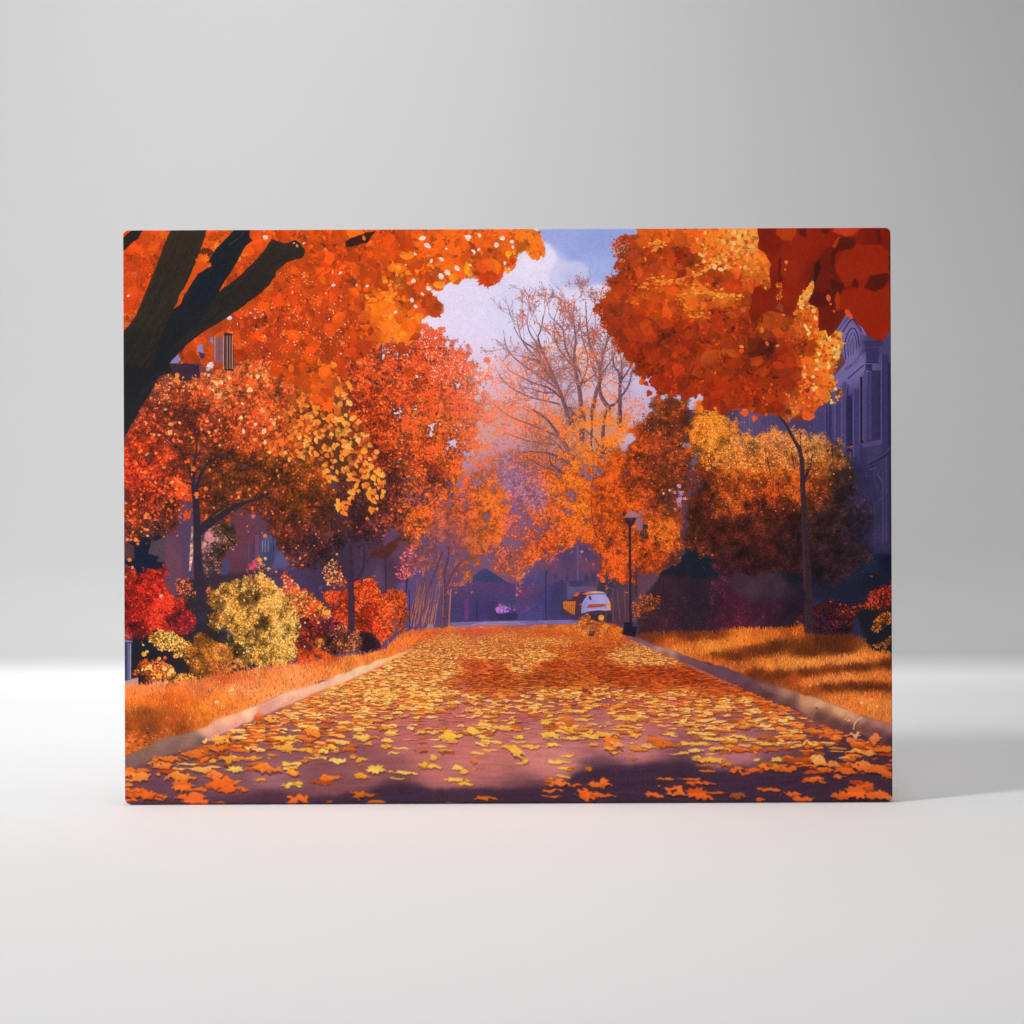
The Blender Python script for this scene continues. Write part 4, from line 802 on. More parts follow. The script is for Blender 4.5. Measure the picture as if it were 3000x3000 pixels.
    # very near dark leaves in the corner
    near = 'D 610 40 610 280 650 310 700 350 722 430 725 640 690 690 640 630 590 640 560 700 540 830 530 920 560 985 600 960 660 890 740 870 860 895 940 915 980 830 1000 740 1060 680 1130 570 1138 650 1080 790 1140 820 1175 840 1180 980 1190 1060 1250 1050 1270 1110 1330 1085 1390 980 1450 880 1470 850 1500 950 1560 1000 1610 1030 1640 1100 1700 1140 1770 1152 1830 1130 1880 1040 1960 1000 1960 40'
    shade(near, 'D 700 200 126 27 6;650 150 120 24 5;1000 300 148 40 10;900 500 150 42 12;900 700 146 38 10;600 800 132 34 8;650 950 120 34 10;1200 500 112 29 12;1200 750 92 22 12;1250 900 108 27 10;1500 200 132 28 6;1600 400 150 38 8;1500 350 136 34 8;1700 250 122 24 6;1600 800 150 40 6;1700 950 142 32 5;1350 700 96 26 12;760 600 120 30 8;1000 1000 130 40 12', wob=3, tex=.03)
    for s, c in (('D 1180 270 1310 270 1350 420 1340 560 1420 600 1400 740 1310 760 1200 680 1160 560', (108, 27, 10)), ('D 1340 470 1440 300 1560 240 1780 260 1862 330 1862 520 1700 520 1560 600 1430 640', (152, 39, 9)), ('D 1330 700 1500 640 1700 660 1862 640 1862 1050 1820 1130 1700 1140 1620 1020 1500 960 1480 860 1350 870', (150, 38, 5)),
                 ('D 1360 220 1420 160 1530 190 1530 260 1440 310 1360 300', (86, 24, 10)), ('D 1480 620 1530 555 1580 600 1560 660', (84, 22, 10)), ('D 1610 660 1690 540 1850 520 1862 560 1780 640 1720 690', (84, 22, 10)), ('D 1130 600 1140 430 1180 390 1200 480 1160 620', (66, 14, 16)), ('D 1300 330 1360 160 1400 190 1350 330 1330 480 1300 440', (84, 20, 10)), ('D 1290 560 1420 600 1390 720 1340 700 1310 760', (84, 22, 10)), ('D 1720 110 1775 120 1770 250 1740 230', (84, 22, 12)), ('D 980 90 1080 100 1060 180 1000 150', (96, 20, 8)), ('D 1210 90 1290 90 1280 130 1220 130', (92, 20, 8)), ('D 1080 780 1130 690 1290 680 1300 770 1200 830 1110 820', (84, 18, 12)), ('D 820 370 845 370 840 580 800 610 815 480', (96, 22, 10)), ('D 1300 690 1330 690 1320 860 1300 850', (80, 20, 12)), ('D 1840 350 1862 350 1862 500 1845 480', (96, 24, 10))):
        shade(s, c, wob=4, soft=1, tex=.03)
    shade('D 1310 130 1340 90 1590 90 1560 120 1500 160 1440 180 1380 150', (200, 66, 32), wob=3, soft=2)
    shade('D 780 150 790 90 970 90 970 160 930 210 860 210', (178, 66, 14), wob=3)
    shade('D 820 330 840 240 900 230 940 290 930 380 880 440', (140, 38, 10), wob=2, soft=1)
    shade('D 960 240 1020 170 1300 120 1280 260 1150 400 1000 420', (146, 36, 6), wob=4, soft=2, op=.6)
    shade('D 1300 260 1370 170 1390 180 1340 280', (172, 62, 20), wob=2, soft=1)
    shade('D 1340 770 1350 690 1370 690 1390 780 1380 860 1350 860', (170, 56, 14), wob=2)
    shade('D 780 840 810 790 850 820 855 890', (150, 70, 52), wob=1, soft=1)
    spots('D 880 415 22 245 165 80 h 1 90;870 480 12 248 175 90 o 1 100;1280 750 36 236 110 50 o 1 80;1330 875 14 240 110 40;1300 805 14 240 120 60;1460 890 40 236 90 34 o 1 60;1490 920 30 236 90 34 o 1 70;1045 685 14 246 150 50 d;760 520 1 0 0 0')
    fol('D 780 610 830 600 850 720 800 770 780 700', 'D 810 680 230 120 40', (2, 5), cov=.9, base=0, edge=3, hi=((250, 180, 80, .2),), wob=2)
    fol('D 1000 740 1060 690 1125 580 1135 650 1085 780 1000 820', 'D 1060 700 248 175 66', (2.5, 5), cov=1, base=0, edge=3, hi=((255, 225, 120, .25),), wob=2)
    # sky nibbles along its left edge
    fol('C 880 180 1000 240 1000 320 900 420 880 480 800 600 720 800 760 960 800 1050 900 1150 960 1250 880 1250 700 1000 690 800 850 450', 'C 900 400 226 216 240;800 1000 232 218 232', (1.5, 4.5), cov=.17, base=0, edge=9, sh='o', jit=.04, ang=(-.4, .5), sq=.7)
    fol('C 850 180 1000 180 1000 450 850 640 760 800 760 950 860 1150 950 1350 830 1100 700 960 700 780 850 450', 'C 930 300 150 62 26;800 850 168 66 26;850 1080 140 50 18', (3, 6.5), cov=.34, base=0, edge=7, ang=(-.5, .5))


def paint_left_bushes():
    shade('I 90 0 900 0 1350 200 1350 640 800 760 90 800', 'I 300 400 26 24 36;1100 350 34 26 34;900 250 48 34 38;1300 600 30 22 26', wob=5)
    shade('E 620 1600 760 1600 1300 1500 F 100 1500 F 700 1800 J 600 450 I 1932 480 I 1700 480 I 1000 400 I 600 300 I 600 0', 'E 800 1800 44 38 42;1000 1600 56 40 52;1700 1700 70 52 84;F 100 1700 60 46 76;I 1800 250 80 30 32;J 300 300 90 36 40;J 200 -50 84 50 60;I 1000 300 40 30 36', wob=6, soft=3)
    fol('E 600 1600 690 1570 750 1650 760 1740 860 1740 920 1600 930 1720 880 1900 I 870 200 780 300 700 250 I 640 0', 'E 660 1610 205 110 60;E 890 1640 220 110 50;E 740 1650 215 100 70;E 630 1700 150 70 60;E 900 1850 84 64 40;I 720 50 46 40 40;E 700 1850 60 44 44', (2.5, 5.5), cov=.8, base=0, edge=6, hi=((236, 140, 80, .15),), hibias=80)
    line('E 826 1560 828 1960', 26, 30, (46, 36, 50), jit=.05)
    line('I 828 -30 832 300', 30, 34, (46, 36, 50), jit=.05)
    fol('E 90 1440 200 1500 240 1560 300 1490 390 1530 480 1490 500 1700 560 1750 650 1800 700 1900 I 640 60 800 150 760 220 700 300 620 320 400 300 200 340 90 340',
        'E 300 1600 165 34 22;150 1700 135 27 20;150 1480 185 60 36;420 1600 165 40 30;450 1850 222 58 36;550 1800 232 66 40;200 1850 128 24 24;350 1750 160 34 24;I 450 50 230 56 42;200 150 128 24 24;420 220 222 52 36;650 200 125 26 42;250 290 110 30 26;560 160 100 24 34;700 150 150 34 50', (2.5, 5), cov=1.5, jit=.17, edge=8, base=.7, hi=((245, 100, 60, .08),), hibias=80)
    spots('E 460 1757 22 250 185 160 h;440 1670 14 60 20 30;400 1580 10 60 20 30;E 120 1580 16 230 130 120;E 185 1490 16 246 170 140;E 160 1420 22 244 140 80')
    # yellow bush
    fol('E 890 1720 1000 1650 1090 1620 1160 1570 1300 1590 1400 1540 1500 1590 1560 1700 1700 1770 1760 1880 I 1700 60 1770 200 1770 330 1720 450 1730 540 1640 600 1530 640 1400 600 1250 610 1110 560 1060 450 1040 330 980 280 890 230 870 120 980 50 890 20',
        'E 1200 1640 218 168 80;1450 1680 228 168 74;1000 1700 170 120 50;1100 1700 205 155 70;1250 1780 96 66 30;1350 1790 105 74 30;1550 1800 234 184 86;1650 1830 226 170 76;1400 1850 185 136 56;1100 1850 190 140 58;1000 1880 120 86 40;1200 1850 130 92 38;I 1150 100 210 160 68;950 180 180 126 50;1050 180 120 84 38;1400 150 112 78 30;1400 220 84 58 30;1350 60 222 172 80;1600 100 240 186 86;1500 40 232 178 82;1650 250 240 190 90;1400 300 205 150 58;1300 250 220 165 70;1300 420 135 94 38;1500 420 205 150 60;1380 420 190 140 54;1400 520 140 98 38;1650 400 234 178 74;1550 330 225 172 76;1500 600 215 160 65;1600 550 225 170 70;1200 480 100 70 30;1180 150 190 140 60', (2.5, 5.5), cov=1.5, jit=.15, clump=.3, edge=9, base=.62, hi=((255, 226, 140, .14),), hibias=110, huej=.04)
    for i in range(70):     # feathery plumes
        p = P('I %f %f' % (1250 + 480 * rnd.random(), -140 + 680 * rnd.random()))[0]
        y, x = int(p[1]), int(p[0])
        for k in range(9):
            a = rnd.gauss(.3, .7)
            r = rnd.random() * 13
            stamp(x + math.cos(a) * r, y - abs(math.sin(a)) * r, 1.8, warm(np.array((236, 180, 86), np.float32) * (.86 + .2 * rnd.random())), 'o', a)
    fol('I 900 260 1060 250 1150 300 1100 380 1020 400 950 340', 'I 1040 330 40 32 40', (3, 6), cov=1.0, base=.9, edge=14, jit=.1)
    # small golden bush, flower clump, russet shrub
    fol('I 270 340 360 300 470 310 570 280 640 330 700 380 770 450 775 520 740 600 700 640 640 560 560 470 450 440 380 420', 'I 550 330 240 182 76;620 380 235 170 70;700 460 205 135 48;400 390 205 145 64;650 550 165 108 42;350 330 150 90 40;740 560 215 140 54', (3, 6), cov=1.1, base=.5, edge=6, hi=((255, 220, 120, .2),), hibias=90)
    fol('I 700 600 760 340 850 290 930 380 1000 410 1110 420 1130 520 1100 600 1160 650 1000 700 820 750 720 700', 'I 850 400 145 88 30;850 600 128 76 25;1020 480 205 128 50;1050 600 190 115 46;780 700 105 62 25;900 520 130 78 26;1080 440 215 135 55;1000 660 190 95 50', (2.5, 5), cov=1.5, base=.7, edge=7, hi=((245, 175, 90, .08),), hibias=90)
    fol('I 190 700 185 640 240 560 330 540 430 560 500 580 580 640 600 700 660 690 790 750 700 790 560 790 400 780 250 740', 'I 250 650 150 74 30;330 560 190 90 40;450 600 235 140 60;550 650 245 182 90;400 700 215 110 50;300 720 140 66 34;680 740 240 170 70', (3, 6.5), cov=.9, base=.55, edge=6, sh='oh', hi=((255, 210, 120, .16), (235, 90, 50, .1)))
    spots('I 295 505 30 248 190 70 m;325 480 18 250 200 90;310 565 26 215 90 34 m;350 625 34 252 205 110 m;495 540 24 225 95 40 m;440 545 20 248 180 90;490 640 26 250 200 100;560 660 26 254 220 130;440 710 36 245 180 50 m;530 690 24 252 205 110;700 740 28 250 190 80 m;640 720 20 250 190 90;765 745 16 255 220 140;500 770 24 250 190 80;600 760 20 250 190 90;1180 560 22 226 150 100;1270 640 14 250 180 90;1150 620 22 240 150 90')
    fol('I 1120 520 1230 560 1280 620 1220 670 1150 660', 'I 1200 610 215 130 80', (3, 5), cov=.6, base=0, edge=5)
    # iron post on a plinth
    shade('I 95 385 178 385 175 745 95 745', 'I 120 550 46 46 74;160 550 86 90 130', tex=.05)
    line('I 148 400 148 740', 3.5, 3.5, (104, 110, 160), sm=False)
    line('I 165 410 165 740', 3, 3, (180, 160, 175), sm=False)
    line('I 132 400 132 740', 2, 2, (34, 34, 58), sm=False)
    line('I 95 380 182 384', 4.5, 4.5, (120, 130, 178), sm=False)
    line('I 105 325 140 330 165 360', 2, 2, (120, 130, 180))
    spots('I 107 525 8 220 170 120 d;107 595 8 220 180 140 d')
    shade('I 95 760 235 728 240 800 95 815', (196, 150, 150), wob=2, tex=.06)
    line('I 95 755 240 725', 2.5, 2.5, (96, 80, 104), sm=False)
    shade('I 370 765 500 770 500 800 380 800', (205, 170, 165), wob=3, soft=1)
    # flower and red shrubs toward the road
    fol('E 1560 1600 1640 1560 1750 1640 1850 1710 1932 1760 F 100 1850 J 120 60 140 150 60 250 60 450 0 490 I 1900 460 1760 440 1790 250 1780 100 I 1680 -20 E 1640 1780', 'E 1650 1620 190 90 90;1750 1720 232 155 80;1850 1830 226 125 55;I 1830 60 232 150 62;1870 110 205 95 46;1850 200 100 32 30;1850 300 128 36 28;1800 400 92 28 28;1880 360 140 60 36;J 60 80 238 160 70;50 200 120 38 34;50 300 110 32 34;30 390 190 110 44', (3, 6.5), cov=1, base=.6, edge=7, sh='oh', hi=((254, 205, 130, .16), (226, 70, 45, .12)), hibias=90)
    fol('E 1230 1500 1300 1440 1350 1390 1450 1450 1520 1480 1400 1560 1300 1600 1260 1560', 'E 1330 1470 205 95 110;1430 1480 215 160 80;1350 1560 205 150 70', (2.5, 5), cov=.5, base=0, edge=5)
    spots('E 1335 1460 30 226 70 120 m;1310 1495 24 226 80 130;1390 1415 28 246 175 70 h;1440 1405 20 250 195 120 h;1395 1450 18 240 150 50;1470 1500 14 240 180 120;1700 1490 1 0 0 0;1540 1530 14 235 150 70')
    line('E 1290 1200 1280 1560', 2, 2, (120, 70, 80))
    fol('F 20 1480 100 1420 180 1420 240 1520 280 1640 250 1690 150 1660 60 1600', 'F 100 1470 215 150 110;F 100 1590 240 160 60;F 200 1620 235 110 40;F 220 1540 215 80 35', (3, 6.5), cov=.7, base=0, edge=6, sh='oh', hi=((255, 215, 120, .15),))
    fol('F 90 1700 280 1700 370 1640 440 1580 520 1570 580 1620 590 1720 690 1750 740 1850 J 755 120 720 250 650 420 590 430 540 300 400 320 350 250 280 200 200 200 130 100 F 80 1830',
        'F 480 1630 205 66 26;450 1750 220 84 36;200 1760 222 80 32;320 1720 150 48 26;620 1850 232 92 46;J 500 80 195 56 26;650 120 232 92 50;600 300 185 58 25;400 200 160 44 22;250 50 190 60 28;700 200 215 84 44;540 200 170 46 24;F 250 1850 170 50 28', (2.5, 5), cov=1.5, base=.62, edge=8, jit=.18, hi=((250, 150, 70, .14),), hibias=100)
    fol('F 640 1730 700 1690 770 1690 830 1760 850 1850 J 860 150 760 300 720 270 750 150 F 720 1820', 'F 740 1740 205 84 32;F 800 1850 210 92 34;J 790 100 205 88 36;J 740 250 215 95 40', (2.5, 5), cov=1.2, base=.6, edge=6)
    fol('J 60 170 180 170 280 250 400 280 430 360 350 470 200 495 60 480', 'J 150 200 105 34 50;J 280 300 145 72 55;J 380 320 190 115 70;J 220 430 120 60 40;J 80 350 66 30 34;J 320 400 175 105 70', (2.5, 5.5), cov=.95, base=.5, edge=6, hi=((240, 165, 90, .12),))
    fol('J 400 330 500 290 570 360 600 440 540 500 380 495', 'J 480 400 42 20 34', (2.5, 5), cov=1.2, base=.9, edge=6)
    line('J 320 -20 322 255', 21, 21, (54, 38, 58), jit=.05)
    line('F 318 1600 320 1950', 19, 21, (54, 38, 58), jit=.05)
    spots('F 180 1830 16 110 84 120 d;F 30 1680 20 90 70 110;J 20 60 26 248 170 60 r;J 100 110 34 250 190 100 r;J 30 375 26 240 140 34 m;J 70 110 22 250 180 80')
    fol('J -20 460 100 470 160 520 150 600 -20 610', 'J 60 540 205 82 28', (2.5, 5), cov=1, base=.7, edge=6)
    fol('I 1720 480 1932 450 1932 600 1720 600', 'I 1830 540 205 78 30', (2.5, 5), cov=1, base=.7, edge=6)


def paint_ground():
    global Yb
    # road surface
    shade('J 1250 245 1500 215 K 0 235 950 300 1100 370 1500 560 1932 760 L 500 900 1785 1370 L 1900 2100 I 50 2100 50 1560 I 1000 1250 1932 850 J 800 500 1000 320', 'K 500 1250 184 111 114;J 1000 1250 184 106 107;1500 1400 193 114 110;500 1600 141 83 88;1200 1600 184 110 107;K 300 1500 203 128 123;1000 1400 196 121 123;L 300 1480 184 115 123;I 1000 1650 119 77 88;500 1750 102 62 77;J 200 1750 130 77 82;700 1850 65 39 56;I 1500 1850 80 45 60;1500 1700 155 99 109;K 800 1650 68 42 58;200 1900 64 37 53;1500 1700 60 37 54;L 500 1680 64 41 58;1300 1700 60 37 56;K 600 700 102 46 56;1200 900 220 109 95;J 1400 900 203 109 111;600 800 232 114 88;1200 550 230 118 93;1700 700 149 73 61;K 300 480 230 112 81', tex=.05, texn='h', ay=1.5)
    # far verge in front of the lane, orange grass
    shade('J 750 300 1000 265 1240 245 1500 235 1932 225 K 500 190 530 120 620 115 700 180 830 215 945 265 1000 370 500 380 0 380 J 1500 370 1000 360 800 430', 'J 900 330 225 112 50;1200 280 222 112 60;1500 270 205 100 84;1700 300 215 112 60;1900 240 170 100 130;K 100 230 190 105 100;200 290 215 112 40;600 160 205 115 45;800 260 205 105 45;400 300 205 105 45;950 330 180 85 34;600 330 210 108 36', wob=6, soft=2, tex=.1, ay=2)
    fol('J 900 330 1240 255 1932 235 K 480 200 530 120 620 115 700 180 830 215 945 265 990 370 0 380 J 1000 370', 'J 1000 320 236 130 55;1500 280 215 108 70;K 200 290 228 120 42;700 220 214 116 46;850 300 220 110 40', (1.5, 4), cov=.8, base=0, edge=8, sq=.6, jit=.2, hi=((255, 190, 80, .1),))
    shade('O 440 862 800 850 1200 842 1900 832 1905 878 1300 890 1000 892 480 914', 'O 600 870 112 104 160;1000 860 122 112 172;1500 850 112 98 160;1000 890 150 120 170;1800 860 118 104 170', soft=1)
    line('O 700 890 900 868 1100 860 1250 866', 2.2, 1.6, (172, 160, 214))
    line('O 1450 850 1890 836', 1.8, 1.6, (160, 138, 190), sm=False)
    line('O 480 908 900 890 1300 882', 1.6, 1.6, (176, 140, 190))
    line('O 1500 868 1900 866', 1.6, 1.6, (150, 120, 180), sm=False)
    line('O 440 856 1200 838 1900 832', 1.6, 1.6, (44, 42, 76))
    # left verge
    blades('I 80 800 480 790 780 745 1000 700 1300 655 1600 610 1932 580 J 100 560 300 520 520 500 640 450 720 380 800 310 1000 280 1060 320 900 400 840 460 500 610 0 770 I 1932 800 1650 850 1350 985 1050 1100 750 1245 400 1350 80 1480',
           'I 300 850 242 136 72;800 830 238 130 70;1200 830 243 148 86;1700 700 247 154 88;1100 740 205 100 46;300 950 238 124 42;600 950 215 102 30;1000 950 242 140 54;300 1080 150 76 26;600 1100 185 90 30;850 1050 232 130 38;1200 960 242 140 58;300 1240 138 70 30;200 1380 205 104 36;150 1200 150 70 24;550 1200 165 80 28;1500 880 246 160 84;1500 750 244 144 76;J 200 650 243 146 66;400 530 235 136 58;700 400 228 120 48;1000 290 215 112 50;100 560 205 92 34', 26000, (5, 13), w=1.3, hi=((252, 182, 120, .07), (190, 78, 30, .10)))
    fol('I 1050 780 1300 800 1400 860 1200 900 1050 860', 'I 1200 850 252 205 150', (2, 4), cov=.25, base=0, edge=8)
    fol('I 100 1200 400 1180 560 1300 400 1340 150 1440 100 1440', 'I 300 1250 205 104 40;I 200 1380 222 118 46', (3, 7), cov=.35, base=0, edge=8, sq=.6, dk=.3)
    spots('I 985 955 32 255 205 150 r .6;1130 840 30 255 200 140 r .6;850 1020 1 0 0 0;1690 720 20 255 210 140 r .6')
    # left kerb
    shade('I 80 1480 350 1360 480 1290 750 1240 1000 1110 1150 1060 1350 985 1650 850 1932 785 J 200 690 500 590 700 510 860 465 850 500 600 610 400 700 200 790 0 860 I 1700 960 1450 1070 1250 1150 1000 1270 850 1370 780 1380 600 1420 300 1530 80 1620',
          'I 200 1450 128 96 86;200 1560 116 86 84;500 1340 142 106 92;550 1410 122 88 84;760 1290 150 112 96;830 1330 96 72 72;880 1220 236 178 150;950 1280 215 152 138;1100 1110 245 190 154;1150 1170 222 150 138;1300 1030 246 200 160;1400 1040 224 156 142;1700 880 246 200 164;1700 930 226 160 140;J 100 770 244 190 160;300 680 248 210 176;500 620 246 205 165;750 520 246 196 140', wob=2.5, soft=2, tex=.05)
    # right verge
    blades('K 1060 340 1100 320 1300 312 1932 295 L 100 292 400 268 700 268 850 250 940 238 960 330 1400 330 1500 360 1600 480 1800 505 1800 1170 1520 1090 1300 1000 1100 930 950 890 800 840 550 770 400 700 150 620 0 565 K 1750 600 1480 490 1250 420',
           'K 1200 350 101 45 18;1300 350 128 60 18;1600 330 109 49 17;1400 400 180 87 28;1500 480 226 129 50;1800 420 240 145 55;1850 520 128 63 19;L 100 350 124 57 17;300 400 238 139 46;100 470 242 145 48;600 330 230 120 40;800 280 180 89 30;500 370 225 121 38;700 430 96 45 14;500 480 101 46 14;1200 400 82 37 15;1000 500 92 42 11;1300 480 87 39 14;300 540 113 52 17;150 600 220 108 36;600 620 234 133 54;350 640 220 111 45;1000 600 246 157 74;800 610 244 150 66;1300 580 246 155 78;1600 540 232 131 52;1450 560 240 145 66;700 720 101 45 14;500 690 109 49 17;1000 690 101 43 15;1200 660 113 48 17;1500 640 95 42 15;1750 600 90 39 14;1400 640 99 43 15;850 770 166 76 27;1000 780 225 121 54;1200 745 240 140 68;1600 720 234 131 52;1400 730 240 145 66;1750 750 225 121 48;1200 835 102 46 15;1400 810 99 43 14;1600 830 98 43 14;1750 820 109 49 18;1000 860 153 73 25;1150 920 215 108 42;1500 950 244 147 66;1300 930 232 131 54;1700 1000 240 143 64;1600 900 220 116 44;1400 1000 232 129 54', 28000, (5, 12), w=1.3, ay=2.6, hi=((252, 180, 90, .07), (150, 64, 22, .05)), p=4.5)
    spots('L 1500 960 22 255 205 130 r .7;1590 930 14 255 200 120;1640 1000 14 255 200 120;1010 800 16 250 170 90;1080 780 12 250 170 90')
    # right kerb
    shade('K 1015 352 1060 340 1110 352 1250 420 1340 440 1480 490 1600 540 1750 600 1932 640 L 0 562 150 620 400 700 550 768 800 835 950 885 1100 928 1300 1000 1520 1090 1800 1165 1800 1370 1690 1375 1600 1290 1430 1240 1230 1205 1000 1100 850 1000 700 965 500 900 400 830 200 750 0 680 K 1932 760 1750 680 1600 620 1450 560 1300 480 1200 455 1050 375',
          'K 1080 360 108 78 104;1200 420 120 86 108;1300 450 195 150 150;1400 470 196 150 145;1350 500 120 72 84;1500 540 110 70 86;1700 610 118 78 90;L 0 600 104 68 84;0 650 88 54 70;200 680 104 68 82;400 740 112 72 84;400 810 84 50 60;600 800 130 88 84;600 880 86 50 58;800 850 190 140 116;850 930 120 76 70;950 920 222 166 128;800 990 90 52 56;1100 970 228 172 130;1100 1080 100 58 58;1300 1040 232 176 134;1250 1160 98 56 56;1400 1090 220 160 124;1380 1200 90 50 52;1500 1120 190 134 112;1520 1200 110 66 64;1650 1150 186 126 114;1650 1250 100 58 62;1780 1190 176 118 108;1780 1330 74 40 46', wob=2, soft=2, tex=.05)
    line('L 1420 1210 1425 1170 1450 1130 1500 1100', 4, 3, (238, 190, 150))
    line('L 1438 1220 1440 1180 1470 1140', 2, 2, (90, 52, 52))
    for i in range(9):
        line('L %d %d %d %d' % (520 + i * 38, 775 + i * 11, 610 + i * 40, 860 + i * 12), 1.2, 1.0, (170, 126, 108))
    spots('L 1070 1012 14 90 56 46 r;1050 1045 10 150 90 60 r;1370 1130 20 240 190 150 r .5;1340 1120 14 240 190 150 r .5')
    line('L 1075 1020 1020 1100', 1.5, 1.2, (205, 140, 60))


def paint_litter():
    # shade that the trees throw on the road in the picture
    sh = (62, 38, 57)
    shade('J -200 1880 0 1850 300 1820 550 1780 900 1735 1200 1775 1500 1750 1932 1775 K 200 1780 400 1690 500 1620 900 1560 1200 1525 1500 1545 1932 1590 L 300 1560 600 1610 900 1570 1300 1610 1700 1660 1850 1700 1850 2050 J -200 2050', sh, wob=4, soft=6, tex=.06, texn='h', op=.95)
    shade('I 90 1900 500 1850 1000 1830 1500 1860 1932 1880 1932 2050 90 2050', (76, 46, 62), wob=4, soft=9, op=.8)
    shade('K 500 1510 800 1490 1050 1500 900 1530 600 1540', (110, 70, 80), soft=7)
    ct = CT('J 1000 300 225 120 50;1500 270 220 105 70;1200 400 245 178 76;1600 400 240 162 72;K 300 300 210 110 35;700 300 205 100 35;300 390 252 180 66;700 400 232 135 36;300 450 226 122 40;700 450 200 95 35;200 520 248 186 78;1000 530 252 190 88;1300 540 246 172 72;J 1500 520 242 170 72;1000 500 248 182 84;1500 590 205 95 45;700 620 248 184 86;1200 650 242 166 70;1700 720 192 92 26;1500 760 190 95 40;K 300 600 196 90 26;800 650 190 82 22;1300 680 186 78 22;200 720 170 82 30;1000 760 185 78 20;1600 730 180 75 22;300 780 185 95 30;0 640 235 150 60;300 880 250 190 82;900 900 248 180 78;1500 900 236 142 60;L 300 820 205 95 30;600 960 230 125 35;300 1000 248 175 72;J 1000 900 252 198 88;300 900 252 200 88;1500 1000 252 200 88;K 600 1100 252 196 80;1500 1150 252 196 84;L 700 1150 242 150 58;1200 1250 236 132 50;1700 1450 230 120 35;400 1300 252 185 74;900 1550 235 125 35;I 1700 1000 252 186 78;1500 1200 240 150 55;900 1400 226 126 36;400 1500 232 126 46;300 1650 235 130 45;1000 1550 250 175 75;300 1850 225 105 30;J 400 1400 252 196 80;1300 1650 252 205 90;300 1850 215 115 25;K 500 1850 230 115 35;1600 1850 235 110 35;L 400 1850 225 100 30;1500 1850 230 110 35')
    road = P('J 1000 300 1250 262 K 0 260 980 360 1050 380 1300 490 1600 640 1932 780 L 0 700 300 800 700 985 850 1030 1200 1220 1450 1260 1700 1395 1850 1420 1850 2100 I 50 2100 50 1610 300 1550 620 1440 860 1390 1250 1180 1932 890 J 400 720 850 490')
    x0, y0, x1, y1 = bbox(road, 0)
    # carpet of leaves under the separate ones
    shade('J 1000 300 1250 262 K 0 255 980 360 1300 490 1600 640 1900 800 K 1000 830 0 800 J 1000 800 300 900 -100 930 I 1700 960 J 400 720 850 490', ';'.join('T %f %f %f %f %f' % (c[0] + OX, c[1] + OY, c[2] * .9, c[3] * .8, c[4] * .8) for c in ct), wob=6, soft=8, tex=.14, texn='h', ay=2.2, op=.72)
    items = []
    lv = [(1838, 1880, 11000, 1.0), (1880, 1920, 9000, 1.0), (1920, 1960, 6500, 1.0), (1960, 2000, 4200, 1.0), (2000, 2040, 2900, .95), (2040, 2090, 2100, .8), (2090, 2150, 1500, .62), (2150, 2200, 640, .42), (2200, 2260, 330, .22), (2260, 2330, 60, .1)]
    for ya, yb, n, c in lv:
        xs = rng.random(n) * (x1 - x0) + x0
        ys = ya - OY + rng.random(n) * (yb - ya)
        ok = inside(road, xs, ys)
        xs, ys = xs[ok], ys[ok]
        cl = NF[ys.astype(int), xs.astype(int)] * .9 + .3 * NH[ys.astype(int), xs.astype(int)] + .35 * rng.standard_normal(len(xs))
        edge = np.clip((np.abs(xs + OX - 1500) - (ys + OY - 1800) * 1.1) / 350, 0, 1.1)      # more leaves by the kerbs
        thr = np.interp(c, [0, .2, .5, .8, 1.0], [2.2, 1.35, .75, -.3, -9])
        k = cl + 1.25 * edge > thr
        items += list(zip(xs[k], ys[k]))
    a = np.array(items)
    a = a[np.argsort(a[:, 1])]
    col = field(ct, a[:, 0], a[:, 1], p=4, ay=2.2) * np.array((1.05, 1.02, 1.0), np.float32)
    for (x, y), c in zip(a, col):
        d = (y + OY - 1806)
        s = np.clip(d * .052, 1.6, 24) * (.6 + .75 * rnd.random())
        sq = .2 + .2 * rnd.random()
        lum = c.mean()
        u = rnd.random()
        cc = c * math.exp(rnd.gauss(0, .12))
        if u < .10 and lum > 110:
            cc = np.array((222, 104, 50)) * (1 + rnd.gauss(0, .1))
        elif u < .36:
            cc = c * np.array((.78, .62, .6))
        elif u > .62 and lum > 146:
            cc = np.array((255, 214, 124))
        an = rnd.random() * 6.28 if s < 6 else rnd.gauss(0, .35) + rnd.choice((0, 3.14))
        if s > 4.5:
            fallen(x, y + s * sq * .3, s, (208, 96, 44) if lum > 120 else (150, 66, 26), sq, an)
            fallen(x, y, s, cc, sq * .9, an)
        else:
            stamp(x, y + 1, s, np.array((176, 76, 44) if lum > 120 else (110, 48, 26), np.float32), 'f', an, sq)
            stamp(x, y, s, warm(np.asarray(cc, np.float32)), 'f', an, sq, .07)
    # thin dry stalks and streaks
    for i in range(2200):
        y = 1850 + 330 * rnd.random() ** 1.6
        x = rnd.uniform(560, 2560)
        px, py = x - OX, y - OY
        if not inside(road, np.array([px]), np.array([py]))[0]:
            continue
        l = (y - 1800) * .09
        line([(px, py), (px + l, py + rnd.gauss(0, .12) * l)], 1.2, 1.0, rnd.choice(((120, 52, 40), (150, 70, 50), (236, 150, 90), (92, 44, 48))), sm=False)
